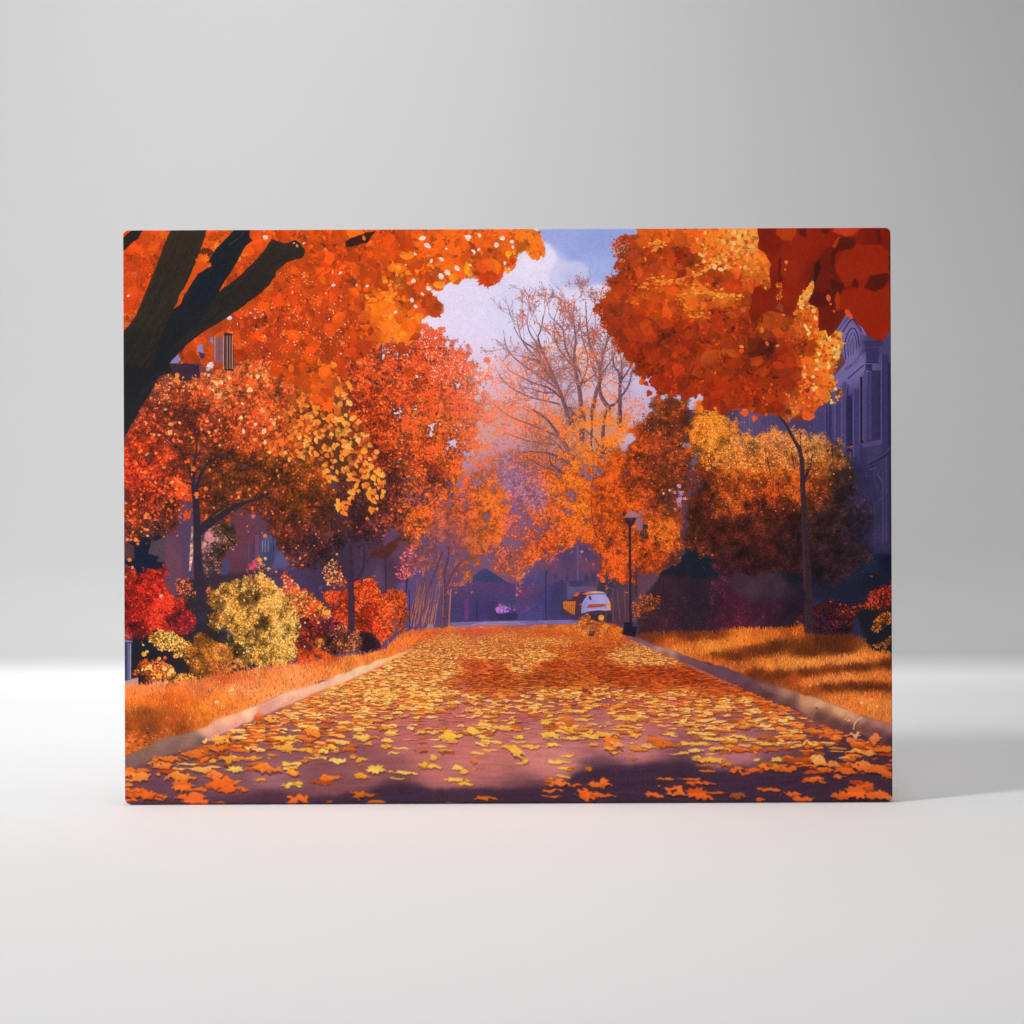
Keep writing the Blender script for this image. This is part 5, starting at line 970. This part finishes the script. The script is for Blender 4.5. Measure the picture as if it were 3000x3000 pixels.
    # single leaves in the foreground
    fg = ('J 700 1250 70 252 214 110 r .3;690 1275 60 240 150 90 o .15;640 1195 34 240 160 60 m .9;430 1290 90 250 205 96 r .35;540 1290 60 225 140 50 r .4;490 1350 50 238 170 70 r .6;655 1320 60 252 220 110 h .5;650 1370 54 246 178 44 h .55;850 1310 70 240 160 96 o .14;220 1335 84 252 214 110 o .25;130 1380 60 250 200 70 r .45;180 1420 40 235 150 60 m .6;50 1420 70 252 218 110 o .35;60 1360 66 225 115 46 o .3;790 1390 78 252 216 116 o .2;720 1440 84 252 212 104 o .24;1145 1375 100 252 216 120 r .16;1260 1290 120 250 205 86 r .34;1330 1280 50 252 214 90 h .6;1110 1310 60 252 216 110 o .2;1240 1330 90 236 150 90 o .2;985 1235 60 248 196 90 m .35;1100 1240 70 252 210 100 r .25;30 1485 60 250 214 110 o .25;205 1508 88 252 220 116 b .36;335 1470 44 238 165 60 m .6;420 1505 80 240 172 80 o .3 -15;420 1545 70 215 140 80 o .14;545 1590 110 253 220 96 m .42 20;400 1650 70 243 176 62 r .4;140 1670 110 235 132 40 o .22 -25;90 1690 60 225 118 34 o .25 -10;830 1620 130 253 220 104 r .2 12;770 1680 66 250 206 96 o .22;1095 1485 40 248 196 78 h .7;1055 1565 110 252 208 90 r .36 12;1000 1540 60 246 190 66 r .5;1310 1575 66 253 224 116 b .45;1385 1610 46 248 196 76 b .55;1460 1588 50 238 150 90 o .25;1300 1685 110 252 214 100 o .22 14;1380 1725 76 250 198 78 o .22 5;400 1835 80 205 116 22 b .5;490 1835 64 196 100 28 o .3 -20;1580 1860 110 226 116 26 o .34 4;545 1900 110 225 112 40 o .16;120 1895 40 205 100 30 o .3 -20;1240 1905 40 205 100 40 o .2;1590 1190 90 252 214 110 r .28;1760 1200 100 248 190 92 r .34;1470 1225 60 252 212 92 b .5;1640 1330 100 252 214 104 o .2 18;1600 1300 60 252 210 104 o .24;1900 1280 60 252 210 80 b .45;1900 1330 80 252 210 110 o .16;1800 1380 80 250 190 64 h .45;1870 1420 80 250 200 90 r .8 40;1620 1410 70 246 196 96 o .2 -12;1510 1440 70 250 200 100 o .2 -10;1470 1510 30 215 130 70 r 1;1920 1530 80 250 200 86 o .25 -15;1560 1170 90 252 212 110 r .25 10;'
          'K 280 1355 56 253 222 100 b .45;430 1465 84 252 214 100 o .22;340 1520 110 252 214 100 r .18;380 1580 80 253 218 90 r .26;390 1660 64 250 196 96 o .34 20;30 1515 50 250 200 60 o .5 -20;90 1375 90 250 196 76 r .3;270 1275 90 252 206 90 b .4;450 1290 90 252 210 90 r .36;470 1215 66 248 186 66 h .5;570 1220 90 226 140 66 o .3;760 1260 130 248 190 78 r .34;640 1280 80 250 200 86 r .3;830 1350 90 236 130 44 r .65;880 1350 60 248 180 110 r .6;800 1390 76 248 186 70 r .3;860 1430 70 250 190 90 o .3;1040 1340 60 248 196 90 o .35 20;1100 1390 80 236 150 50 r .45;1200 1370 90 250 196 100 o .3 25;1240 1310 80 226 124 36 o .3 25;1330 1350 110 222 112 30 o .32 15;1080 1270 80 248 190 86 r .4 10;1400 1255 60 252 214 110 m .35;1430 1275 50 252 214 110 o .2;1560 1340 84 250 200 96 o .3 15;1570 1355 80 252 210 110 o .18;1740 1262 100 252 218 110 o .16;1830 1310 110 252 210 100 r .24;1830 1405 96 252 216 100 o .25;1450 1445 80 248 190 90 r .2;1530 1435 60 252 206 96 o .25;1770 1445 66 252 200 100 o .2;1750 1500 140 250 190 76 r .3;1650 1480 50 246 190 90 r .4;1060 1500 34 196 100 34 b .7;625 1585 30 205 116 34 b .8;1740 1555 90 205 110 70 o .16;1740 1605 80 236 122 36 o .2;1340 1680 90 240 126 44 o .22;1600 1680 110 236 116 40 o .25;1650 1720 130 234 110 40 r .25;1430 1790 110 242 122 50 b .5;1240 1830 90 240 116 36 o .34 15;1640 1810 130 226 100 30 m .45;1830 1810 100 230 108 40 o .14;1700 1850 90 232 106 36 r .4;330 1720 110 240 130 60 b .42;240 1700 40 196 104 40 r .6;270 1790 120 240 124 46 o .18 -14;280 1845 100 240 116 46 o .18;520 1745 90 232 110 36 o .2;760 1720 90 242 124 46 b .5;700 1740 80 238 116 40 o .3 -15;600 1830 100 226 104 30 r .5;620 1860 60 236 112 36 h .7;760 1830 100 236 112 40 r .3;1000 1115 90 252 206 92 r .24;930 1120 90 252 208 100 o .16;1050 1110 50 246 180 70 m .8;820 1160 36 210 150 110 r .5;1320 1175 90 252 206 100 o .16;950 1215 100 250 196 100 o .14;1090 1195 50 252 206 110 o .3;220 1140 70 250 200 80 m .5;440 1130 50 225 115 44 m 1;560 1120 90 250 196 90 o .2;640 1160 60 250 200 100 o .2;'
          'L 130 1400 100 252 212 90 o .22;320 1400 66 226 112 36 m .5;310 1600 70 240 116 28 b .6;400 1635 56 232 106 30 o .4;60 1605 70 236 116 34 o .25;500 1500 60 252 206 100 o .3;690 1500 66 252 204 100 b .5;640 1570 130 240 140 50 b .36;830 1580 90 226 116 34 b .4;760 1595 90 215 104 30 o .3;1020 1700 110 226 108 36 b .34;1290 1665 64 228 110 34 b .42;650 1785 120 238 112 40 o .2 8;840 1820 72 236 110 40 b .45;320 1840 76 160 84 34 o .45 -25;540 1880 50 226 104 34 b .5;950 1870 120 238 112 44 o .26 -10;1450 1800 150 240 112 40 m .5;1650 1830 130 238 112 44 r .45 15;1300 1840 110 226 104 36 o .4;1560 1750 70 210 92 36 m .7;1740 1860 80 240 130 60 o .3 10;1080 1500 76 250 180 110 h .8;1010 1550 90 225 120 40 o .3;1200 1540 100 240 150 80 b .4;1330 1600 110 225 110 36 b .4;1500 1560 120 235 130 60 r .4;1640 1600 120 225 112 40 b .4;1740 1640 60 215 104 36 o .6 40;1450 1270 56 244 190 150 b .7;1620 1310 60 232 130 80 r .9;980 1340 90 252 206 86 r .4;600 1350 90 252 206 90 o .25 15;330 1280 90 252 206 90 o .28 10;430 1310 90 246 180 80 o .2 10;560 1280 60 205 100 40 o .4;660 1300 50 170 90 40 r .6;1240 1390 90 226 130 60 r .2;1430 1420 90 250 190 100 o .3;1550 1430 100 240 160 80 r .3;1700 1400 100 232 120 40 r .4;1180 1340 100 250 206 150 o .1 40;1250 1420 90 250 200 130 o .1 40;1330 1480 90 250 200 120 o .12 30;1100 1440 50 150 74 50 r .5;900 1500 90 180 90 36 r .3 -15;800 1520 60 150 70 40 r .3;360 1420 70 205 104 36 r .35;490 1430 34 240 150 60 o .5 70;'
          'I 950 1520 40 246 178 50 h .8;1090 1500 66 235 160 50 o 1 -70;1060 1540 40 150 74 40 o .6;1160 1590 100 252 214 100 m .35;1460 1590 130 238 140 44 r .5;1690 1615 60 246 170 54 b .7;1380 1685 60 246 160 50 o .3;1680 1740 100 253 220 90 o .3 10;1750 1720 70 250 206 70 o .3 30;1740 1860 110 242 120 40 r .45;1690 1900 70 240 120 44 o .3;1700 1540 110 252 212 90 b .3;1640 1390 130 248 180 76 r .3;1620 1300 130 250 196 76 o .22;1830 1410 90 246 176 60 o .25;1900 1480 110 246 186 90 o .2;1870 1240 80 240 150 50 b .5;1300 1480 130 244 160 56 o .22 -12;1200 1500 60 238 140 44 r .4;840 1500 60 232 120 40 b .4;480 1550 160 238 140 60 o .22;550 1490 130 230 126 46 r .35;760 1440 130 222 120 40 r .35;620 1660 190 240 146 62 r .24 -6;860 1590 120 246 176 90 r .35;960 1640 110 240 140 66 o .35;1050 1720 130 236 112 36 b .55;1120 1780 150 236 110 40 o .26 -14;940 1740 90 232 108 36 o .4;650 1740 120 236 120 44 m .55;780 1780 130 236 118 44 o .2;460 1860 100 238 124 48 o .35 -25;270 1820 160 234 112 36 b .35;200 1790 110 236 120 40 o .25 -8;170 1880 110 238 120 44 o .2;750 1860 160 234 110 44 r .3;800 1900 120 236 116 50 o .25;1000 1900 60 225 108 40 o .2;160 1610 66 236 120 34 b .6;250 1650 130 244 150 66 r .4;160 1690 70 240 140 56 o .3;140 1735 50 240 140 60 b .5;400 1490 36 232 120 36 m .9;1380 1090 60 226 110 60 m .7;1470 1110 60 250 180 80 h .6;1080 1300 60 246 176 80 m .9;1000 1310 80 246 180 90 m .7;870 1320 40 250 200 120 h .9;1010 1390 120 226 120 40 b .35;1210 1420 90 215 110 50 o .15;1110 1310 24 130 40 30 o 1 80')
    z = 'T'
    for part in fg.split(';'):
        t = part.split()
        if not t:
            continue
        if t[0].isalpha():
            z = t.pop(0)
        ox, oy, sc = ZS[z]
        sh_ = [q for q in t if q.isalpha()]
        v = [float(q) for q in t if not q.isalpha()]
        x, y, s = ox + v[0] / sc - OX, oy + v[1] / sc - OY, v[2] / sc
        c = np.array(v[3:6], np.float32)
        sq = v[6] if len(v) > 6 else .4
        an = math.radians(v[7]) if len(v) > 7 else rnd.choice((0, math.pi)) + rnd.gauss(0, .12)
        s *= 1.0
        if sh_ and sh_[0] == 'm':
            stamp(x + s * .1, y + s * sq * .35 + 1, s, img[int(y + s * sq + 3), int(min(x, WW - 2))] * .6, 'm', an, sq)
            stamp(x, y, s, warm(c * np.array((1, .97, .92), np.float32)), 'm', an, sq, .08)
        else:
            fallen(x, y, s * 1.05, c * np.array((1, .98, .92), np.float32), min(sq * 1.1, 1), an, .26)


def paint_small():
    # car at the end of the road
    shade('M 200 1380 420 1300 600 1300 600 1650 420 1620 200 1560', (62, 48, 76), soft=3, wob=2)
    shade('M 330 1345 440 1245 510 1228 600 1240 545 1320 505 1400 495 1520 415 1560', (70, 44, 62), wob=1)
    shade('M 385 1285 425 1232 470 1232 450 1285', (212, 100, 52), wob=1)
    shade('M 240 1370 270 1356 418 1362 402 1545 340 1525 245 1465', 'M 300 1400 205 128 46;350 1480 190 112 40', tex=.12, wob=1)
    for x in (270, 300, 330, 360, 390):
        line('M %d 1370 %d 1520' % (x, x - 4), 1.4, 1.2, (120, 66, 36), sm=False)
    line('M 245 1415 410 1420', 1.4, 1.4, (120, 66, 36), sm=False)
    spots('M 485 1405 16 215 110 60 o;470 1440 1 0 0 0')
    shade('M 494 1530 500 1400 540 1320 592 1262 835 1256 880 1310 912 1370 915 1485 600 1500', 'M 600 1350 160 152 216;800 1320 172 164 224;700 1450 158 150 208;540 1450 150 142 200', wob=.5)
    shade('M 500 1255 590 1225 700 1215 800 1218 850 1258 720 1255 590 1272 520 1258', 'M 560 1235 215 120 70;700 1235 236 176 160;800 1235 214 160 170', wob=1)
    line('M 592 1268 700 1258 832 1256', 2.4, 2.2, (70, 40, 50))
    line('M 846 1262 885 1310 915 1370', 3, 3, (84, 46, 62))
    line('M 915 1365 925 1500', 3.5, 3, (110, 52, 56))
    spots('M 918 1330 12 232 84 60 d')
    shade('M 600 1282 622 1280 640 1320 628 1345 605 1325', (58, 42, 62))
    shade('M 588 1402 842 1392 836 1428 590 1448', (176, 78, 36), wob=.5)
    line('M 588 1450 840 1430', 1.6, 1.6, (70, 44, 62), sm=False)
    line('M 500 1435 590 1440', 1.2, 1.2, (120, 100, 150), sm=False)
    shade('M 862 1370 906 1366 906 1482 854 1480', 'M 880 1390 240 164 90;880 1460 236 176 120')
    line('M 600 1495 720 1478 910 1482', 2.6, 2.4, (205, 180, 214))
    shade('M 600 1502 720 1488 912 1492 914 1532 780 1548 620 1560', (70, 42, 58), wob=1)
    shade('M 590 1530 620 1550 930 1530 930 1655 830 1645 640 1620', (52, 36, 58), wob=2)
    spots('M 778 1590 44 244 168 60 d;770 1600 20 250 190 80 d')
    for x0_, x1_ in ((850, 850), (943, 950), (1000, 1050), (1110, 1120)):
        line('M %d 1180 %d 1640' % (x0_, x1_), 1.3, 1.3, (150, 104, 110), sm=False)
    line('M 850 1180 880 1160 940 1185', 1.2, 1.2, (150, 110, 120))
    spots('M 795 1085 9 225 150 60;840 1090 9 225 150 60;880 1090 9 225 150 60')
    fol('M 420 1560 500 1530 590 1545 640 1620 740 1620 800 1640 900 1680 1080 1740 1090 1850 800 1850 500 1850 420 1700', 'M 500 1580 205 122 44;560 1680 196 108 60;650 1760 176 92 66;800 1700 215 115 40;1000 1780 225 118 40', (2, 4), cov=1.2, base=.7, edge=7, jit=.2, hi=((250, 165, 60, .12),))
    # lamp post
    shade('M 1272 175 1366 175 1366 355 1272 355', (158, 102, 126), tex=.03)
    shade('M 1308 75 1385 70 1388 135 1310 125', (174, 118, 116))
    spots('M 1408 305 42 42 44 60 d')
    line('M 1345 295 1380 280', 1.5, 1.5, (40, 30, 40), sm=False)
    shade('M 1100 178 1160 85 1200 72 1375 172', 'M 1200 130 170 124 150;1130 160 190 110 96;1320 165 150 108 136')
    line('M 1090 180 1375 172', 1.8, 1.8, (60, 40, 52), sm=False)
    shade('M 1108 182 1278 180 1250 245 1210 300 1160 300 1135 245', (44, 30, 40))
    shade('M 1150 190 1230 190 1200 235', (84, 50, 52), soft=1)
    line('M 1185 280 1186 420 1188 900', 8.5, 7, (46, 30, 44), jit=.05)
    line('M 1188 880 1190 1300 1195 1700', 7, 8.5, (44, 28, 42), jit=.05)
    line('M 1170 900 1165 1300 1172 1680', 1.6, 1.6, (140, 72, 56))
    shade('M 1090 1660 1225 1655 1220 1710 1285 1715 1255 1860 1160 1850 1075 1825 1095 1720', (24, 22, 40), wob=2)


def finish():
    """grain and the weave of the cloth"""
    Y, X = np.mgrid[0:HH, 0:WW].astype(np.float32)
    bot = np.clip((Y + OY - 2060) / 220, 0, 1)[..., None]
    b = blur1(blur1(img, 1), 2)
    img[:] = img * (1 - bot * .75) + b * bot * .75
    img[:] = .87 * img + .13 * blur1(blur1(img, 12), 12)      # soft glow of the picture
    # ink balance: deeper oranges
    w = np.clip((img[..., 0] - img[..., 2] - 20) / 110, 0, 1) * (img[..., 0] >= img[..., 1])
    w *= 1 - .5 * np.clip((Y + OY - 1800) / 60, 0, 1)
    yl = np.clip((img[..., 1] - 150) / 60, 0, 1)
    img[..., 1] *= 1 - w * (.115 - .055 * yl)
    img[..., 2] *= 1 - w * (.22 - .1 * yl)
    img[..., 0] *= 1 + w * .03
    wv = np.sin(X * 2 * math.pi / 6.2 + .6 * NZ[12]) * .5 + np.sin(Y * 2 * math.pi / 5.7 + .6 * NZ[24]) * .5
    img[:] *= (1 + .014 * wv + .015 * noise(3))[..., None]
    img[:] += (4.5 * noise(2))[..., None]
    np.clip(img, 0, 255, out=img)


def paint():
    paint_back()
    paint_far_trees()
    paint_left()
    paint_right()
    paint_canopy()
    paint_limbs()
    paint_crown()
    paint_left_bushes()
    paint_ground()
    paint_litter()
    paint_small()
    finish()
    return img[PAD:PAD + PH, PAD:PAD + PW]


# ---------------------------------------------------------------- the scene
import bpy
import bmesh
from mathutils import Vector

S = bpy.context.scene
COL = S.collection
MM = 0.0004                      # one photograph pixel at the canvas, in metres
CAM_D = 2.2                      # camera to canvas face
CX, CBOT, CTOP = 1487.6, 2352.5, 670.5
CWID, CHEI = 2250.0, CBOT - CTOP
CANW, CANH, CAND = CWID * MM, CHEI * MM, 0.019
CAMZ = (CBOT - 1500) * MM + 0.0012
ROLL = math.radians(0.2)


def link(o, **props):
    COL.objects.link(o)
    for k, v in props.items():
        o[k] = v
    return o


def node_mat(name):
    m = bpy.data.materials.new(name)
    m.use_nodes = True
    nt = m.node_tree
    return m, nt, nt.nodes['Principled BSDF']


# --- the printed picture becomes the pigment of the cloth
def print_material():
    pic = paint()
    h, w = pic.shape[:2]
    px = np.ones((h, w, 4), np.float32)
    px[..., :3] = pic[::-1] / 255.0
    im = bpy.data.images.new('printed_picture', w, h, alpha=False)
    im.colorspace_settings.name = 'sRGB'
    im.pixels.foreach_set(px.ravel())
    im.update()
    im.pack()
    m, nt, b = node_mat('printed_canvas_cloth')
    N, L = nt.nodes, nt.links
    uv = N.new('ShaderNodeUVMap')
    uv.uv_map = 'print'
    tx = N.new('ShaderNodeTexImage')
    tx.image = im
    tx.extension = 'EXTEND'
    L.new(uv.outputs['UV'], tx.inputs['Vector'])
    L.new(tx.outputs['Color'], b.inputs['Base Color'])
    b.inputs['Roughness'].default_value = 0.8
    b.inputs['Specular IOR Level'].default_value = 0.12
    # woven threads
    tc = N.new('ShaderNodeTexCoord')
    ws = []
    for d in ('X', 'Z'):
        wv = N.new('ShaderNodeTexWave')
        wv.wave_type = 'BANDS'
        wv.bands_direction = d
        wv.inputs['Scale'].default_value = 130
        wv.inputs['Distortion'].default_value = 1.2
        wv.inputs['Detail'].default_value = 1.0
        L.new(tc.outputs['Object'], wv.inputs['Vector'])
        ws.append(wv)
    add = N.new('ShaderNodeMath')
    add.operation = 'MULTIPLY'
    L.new(ws[0].outputs['Fac'], add.inputs[0])
    L.new(ws[1].outputs['Fac'], add.inputs[1])
    bp = N.new('ShaderNodeBump')
    bp.inputs['Strength'].default_value = 0.12
    bp.inputs['Distance'].default_value = 0.0004
    L.new(add.outputs[0], bp.inputs['Height'])
    L.new(bp.outputs['Normal'], b.inputs['Normal'])
    return m


def paper_material(name, col, rough):
    """matt surface with a fine mottled tooth"""
    m, nt, b = node_mat(name)
    N, L = nt.nodes, nt.links
    tc = N.new('ShaderNodeTexCoord')
    n1 = N.new('ShaderNodeTexNoise')
    n1.inputs['Scale'].default_value = GRAIN
    n1.inputs['Detail'].default_value = 3
    n1.inputs['Roughness'].default_value = .7
    L.new(tc.outputs['Object'], n1.inputs['Vector'])
    mr = N.new('ShaderNodeMapRange')
    mr.inputs['From Min'].default_value = .25
    mr.inputs['From Max'].default_value = .75
    mr.inputs['To Min'].default_value = 1 - GAMP
    mr.inputs['To Max'].default_value = 1 + GAMP
    L.new(n1.outputs['Fac'], mr.inputs['Value'])
    mx = N.new('ShaderNodeMix')
    mx.data_type = 'RGBA'
    mx.blend_type = 'MULTIPLY'
    mx.inputs['Factor'].default_value = 1
    mx.inputs['A'].default_value = (*col, 1)
    L.new(mr.outputs['Result'], mx.inputs['B'])
    L.new(mx.outputs['Result'], b.inputs['Base Color'])
    bp = N.new('ShaderNodeBump')
    bp.inputs['Strength'].default_value = .25
    bp.inputs['Distance'].default_value = .0006
    L.new(n1.outputs['Fac'], bp.inputs['Height'])
    L.new(bp.outputs['Normal'], b.inputs['Normal'])
    b.inputs['Roughness'].default_value = rough
    b.inputs['Specular IOR Level'].default_value = .15
    return m


GRAIN, GAMP = 420.0, 0.045


def rounded_outline(inset, r, n=7):
    """front outline (x, z) of the canvas, counter-clockwise seen from the front"""
    hw = CANW / 2 - inset
    z0, z1 = inset, CANH - inset
    rr = max(r - inset, .0005)
    pts = []
    for cx, cz, a0 in ((hw - rr, z0 + rr, -90), (hw - rr, z1 - rr, 0), (-hw + rr, z1 - rr, 90), (-hw + rr, z0 + rr, 180)):
        for i in range(n):
            a = math.radians(a0 + 90 * i / (n - 1))
            pts.append((cx + rr * math.cos(a), cz + rr * math.sin(a)))
    return pts


def uv_of(x, z):
    """canvas position -> place in the picture"""
    px = CX + x / MM
    py = CBOT - z / MM
    c, s = math.cos(ROLL), math.sin(ROLL)
    dx, dy = px - CX, py - (CBOT + CTOP) / 2
    px = CX + dx * c + dy * s
    py = (CBOT + CTOP) / 2 - dx * s + dy * c
    return (px - X0) / PW, 1 - (py - Y0) / PH


def ring_mesh(name, rings, cap_first, cap_last, mat):
    bm = bmesh.new()
    uvl = bm.loops.layers.uv.new('print')
    vs = []
    for pts, y, off in rings:
        vs.append([bm.verts.new((x, y, z)) for x, z in pts])
    meta = {}
    for (pts, y, off), row in zip(rings, vs):
        for (x, z), v in zip(pts, row):
            # round the edge the picture runs on by the length of the wrap
            meta[v] = uv_of(x + math.copysign(min(off, .007), x) if abs(abs(x) - CANW / 2) < .004 else x,
                            z + (math.copysign(min(off, .007), z - CANH / 2) if abs(abs(z - CANH / 2) - CANH / 2) < .004 else 0))
    fs = []
    for a, b in zip(vs, vs[1:]):
        n = len(a)
        for i in range(n):
            j = (i + 1) % n
            fs.append(bm.faces.new((a[i], b[i], b[j], a[j])))
    if cap_first:
        fs.append(bm.faces.new(vs[0]))
    if cap_last:
        fs.append(bm.faces.new(list(reversed(vs[-1]))))
    for f in fs:
        f.smooth = True
        for lp in f.loops:
            lp[uvl].uv = meta[lp.vert]
    bmesh.ops.recalc_face_normals(bm, faces=bm.faces)
    me = bpy.data.meshes.new(name)
    bm.to_mesh(me)
    bm.free()
    me.materials.append(mat)
    return bpy.data.objects.new(name, me)


def build_canvas():
    mat = print_material()
    root = bpy.data.objects.new('canvas_print', None)
    root.empty_display_size = .05
    link(root, label='canvas print of an avenue under orange autumn trees, standing on the white floor', category='canvas print')
    root.location = ((CX - 1500) * MM, 0, .0012)
    r, rc = .0022, .0062
    rings = []
    for k in range(0, 8):
        a = math.radians(90 * k / 7)
        ins = r * (1 - math.sin(a))
        rings.append((rounded_outline(ins, rc), -r + r * (1 - math.cos(a)) + r * 0, 0.0))
    rings = [(rounded_outline(r + .004, rc), -r, 0)] + [(p, y, 0) for p, y, _ in rings]
    face = link(ring_mesh('canvas_face', rings, True, False, mat))
    face.parent = root
    er = [(rounded_outline(0, rc), 0.0, 0), (rounded_outline(0, rc), .006, .006), (rounded_outline(0, rc), CAND - .001, .007), (rounded_outline(.001, rc), CAND, .007), (rounded_outline(.03, rc), CAND + .0002, .007)]
    edge = link(ring_mesh('edge_wrap', er, False, False, mat))
    edge.parent = root
    # pine bars the cloth is stretched over
    m, nt, b = node_mat('pine_wood')
    N, L = nt.nodes, nt.links
    wv = N.new('ShaderNodeTexNoise')
    wv.inputs['Scale'].default_value = 40
    cr = N.new('ShaderNodeValToRGB')
    cr.color_ramp.elements[0].color = (.45, .30, .16, 1)
    cr.color_ramp.elements[1].color = (.62, .45, .27, 1)
    L.new(wv.outputs['Fac'], cr.inputs['Fac'])
    L.new(cr.outputs['Color'], b.inputs['Base Color'])
    bm = bmesh.new()
    hw, t = CANW / 2 - .0025, .04
    for x0, x1, z0, z1 in ((-hw, hw, .003, .003 + t), (-hw, hw, CANH - .003 - t, CANH - .003), (-hw, -hw + t, .0035 + t, CANH - .0035 - t), (hw - t, hw, .0035 + t, CANH - .0035 - t)):
        bx = bmesh.ops.create_cube(bm, size=1)['verts']
        for v in bx:
            v.co = Vector(((x0 + x1) / 2 + v.co.x * (x1 - x0), .0095 + v.co.y * .016, (z0 + z1) / 2 + v.co.z * (z1 - z0)))
    me = bpy.data.meshes.new('stretcher_frame')
    bm.to_mesh(me)
    bm.free()
    me.materials.append(m)
    fr = link(bpy.data.objects.new('stretcher_frame', me))
    fr.parent = root
    return root


def build_setting():
    WALL_Y, COVE, W = 1.66, .26, 7.0
    # floor sheet, running into the foot of the wall
    fm = paper_material('white_floor', FLOOR_C, .85)
    wm = paper_material('grey_wall', WALL_C, .9)

    def strip(name, prof, mat):
        bm = bmesh.new()
        rows = [[bm.verts.new((x, y, z)) for x in (-W, -W / 3, W / 3, W)] for y, z in prof]
        for a, b in zip(rows, rows[1:]):
            for i in range(3):
                f = bm.faces.new((a[i], a[i + 1], b[i + 1], b[i]))
                f.smooth = True
        me = bpy.data.meshes.new(name)
        bm.to_mesh(me)
        bm.free()
        me.materials.append(mat)
        return link(bpy.data.objects.new(name, me), kind='structure')

    prof = []
    for i in range(0, 13):
        a = math.radians(90 * i / 12)
        prof.append((WALL_Y - COVE + COVE * math.sin(a), COVE - COVE * math.cos(a)))
    k = 4
    strip('floor', [(-6.0, 0), (-2.0, 0), (WALL_Y - COVE - .3, 0)] + prof[:k + 1], fm)
    strip('wall', prof[k:] + [(WALL_Y, 1.5), (WALL_Y, 4.5)], wm)


def area(name, loc, target, size, power, col=(1, 1, 1), shape='DISK', sy=None):
    ld = bpy.data.lights.new(name, 'AREA')
    ld.shape = shape
    ld.size = size
    if sy:
        ld.size_y = sy
    ld.energy = power
    ld.color = col
    o = link(bpy.data.objects.new(name, ld))
    o.location = loc
    o.rotation_euler = (Vector(target) - Vector(loc)).to_track_quat('-Z', 'Y').to_euler()
    return o


FLOOR_C, WALL_C = (.92, .92, .92), (.545, .545, .545)
build_setting()
build_canvas()

# gridded softbox from the front left, plus added fills for the front, wall and floor
az, el, dist = math.radians(30), math.radians(32), 5.0
key = area('key_softbox', (-math.cos(az) * math.cos(el) * dist, -math.sin(az) * math.cos(el) * dist, math.sin(el) * dist + .1), (-.5, .7, .1), .75, 27.9)
key.data.spread = math.radians(75)
front = area('front_fill', (-.6, -4, 1.2), (-.3, 0, .3), 1.2, 43, shape='SQUARE')  # unseen frontal fill, added to reach the wanted brightness
top = area('wall_fill', (-.5, .4, 3.2), (-.4, 1.6, .8), 1.2, 10.5, shape='SQUARE')  # unseen overhead fill, added to even out the wall brightness
top.data.spread = math.radians(80)
down = area('floor_fill', (.2, -.5, 2.6), (.2, -.5, 0), 1.2, 1.6, shape='SQUARE')  # unseen overhead fill, added to brighten the floor before the canvas
down.data.spread = math.radians(50)

w = bpy.data.worlds.new('World')
S.world = w
w.use_nodes = True
w.node_tree.nodes['Background'].inputs['Color'].default_value = (1, 1, 1, 1)
w.node_tree.nodes['Background'].inputs['Strength'].default_value = .229

cd = bpy.data.cameras.new('camera')
cam = link(bpy.data.objects.new('camera', cd))
cam.location = (0, -CAM_D - .0022, CAMZ)
cam.rotation_euler = (math.radians(90), ROLL, 0)
cd.sensor_width = 36
cd.lens = 36 * CAM_D / (3000 * MM)
cd.clip_start, cd.clip_end = .05, 60
cd.dof.use_dof = True
cd.dof.focus_distance = CAM_D
cd.dof.aperture_fstop = cd.lens / 1000 / .075
S.camera = cam
S.render.resolution_x = S.render.resolution_y = 1024
S.view_settings.view_transform = 'Standard'
S.view_settings.look = 'None'
S.view_settings.exposure = 0
S.view_settings.gamma = 1
S.view_settings.use_curve_mapping = False
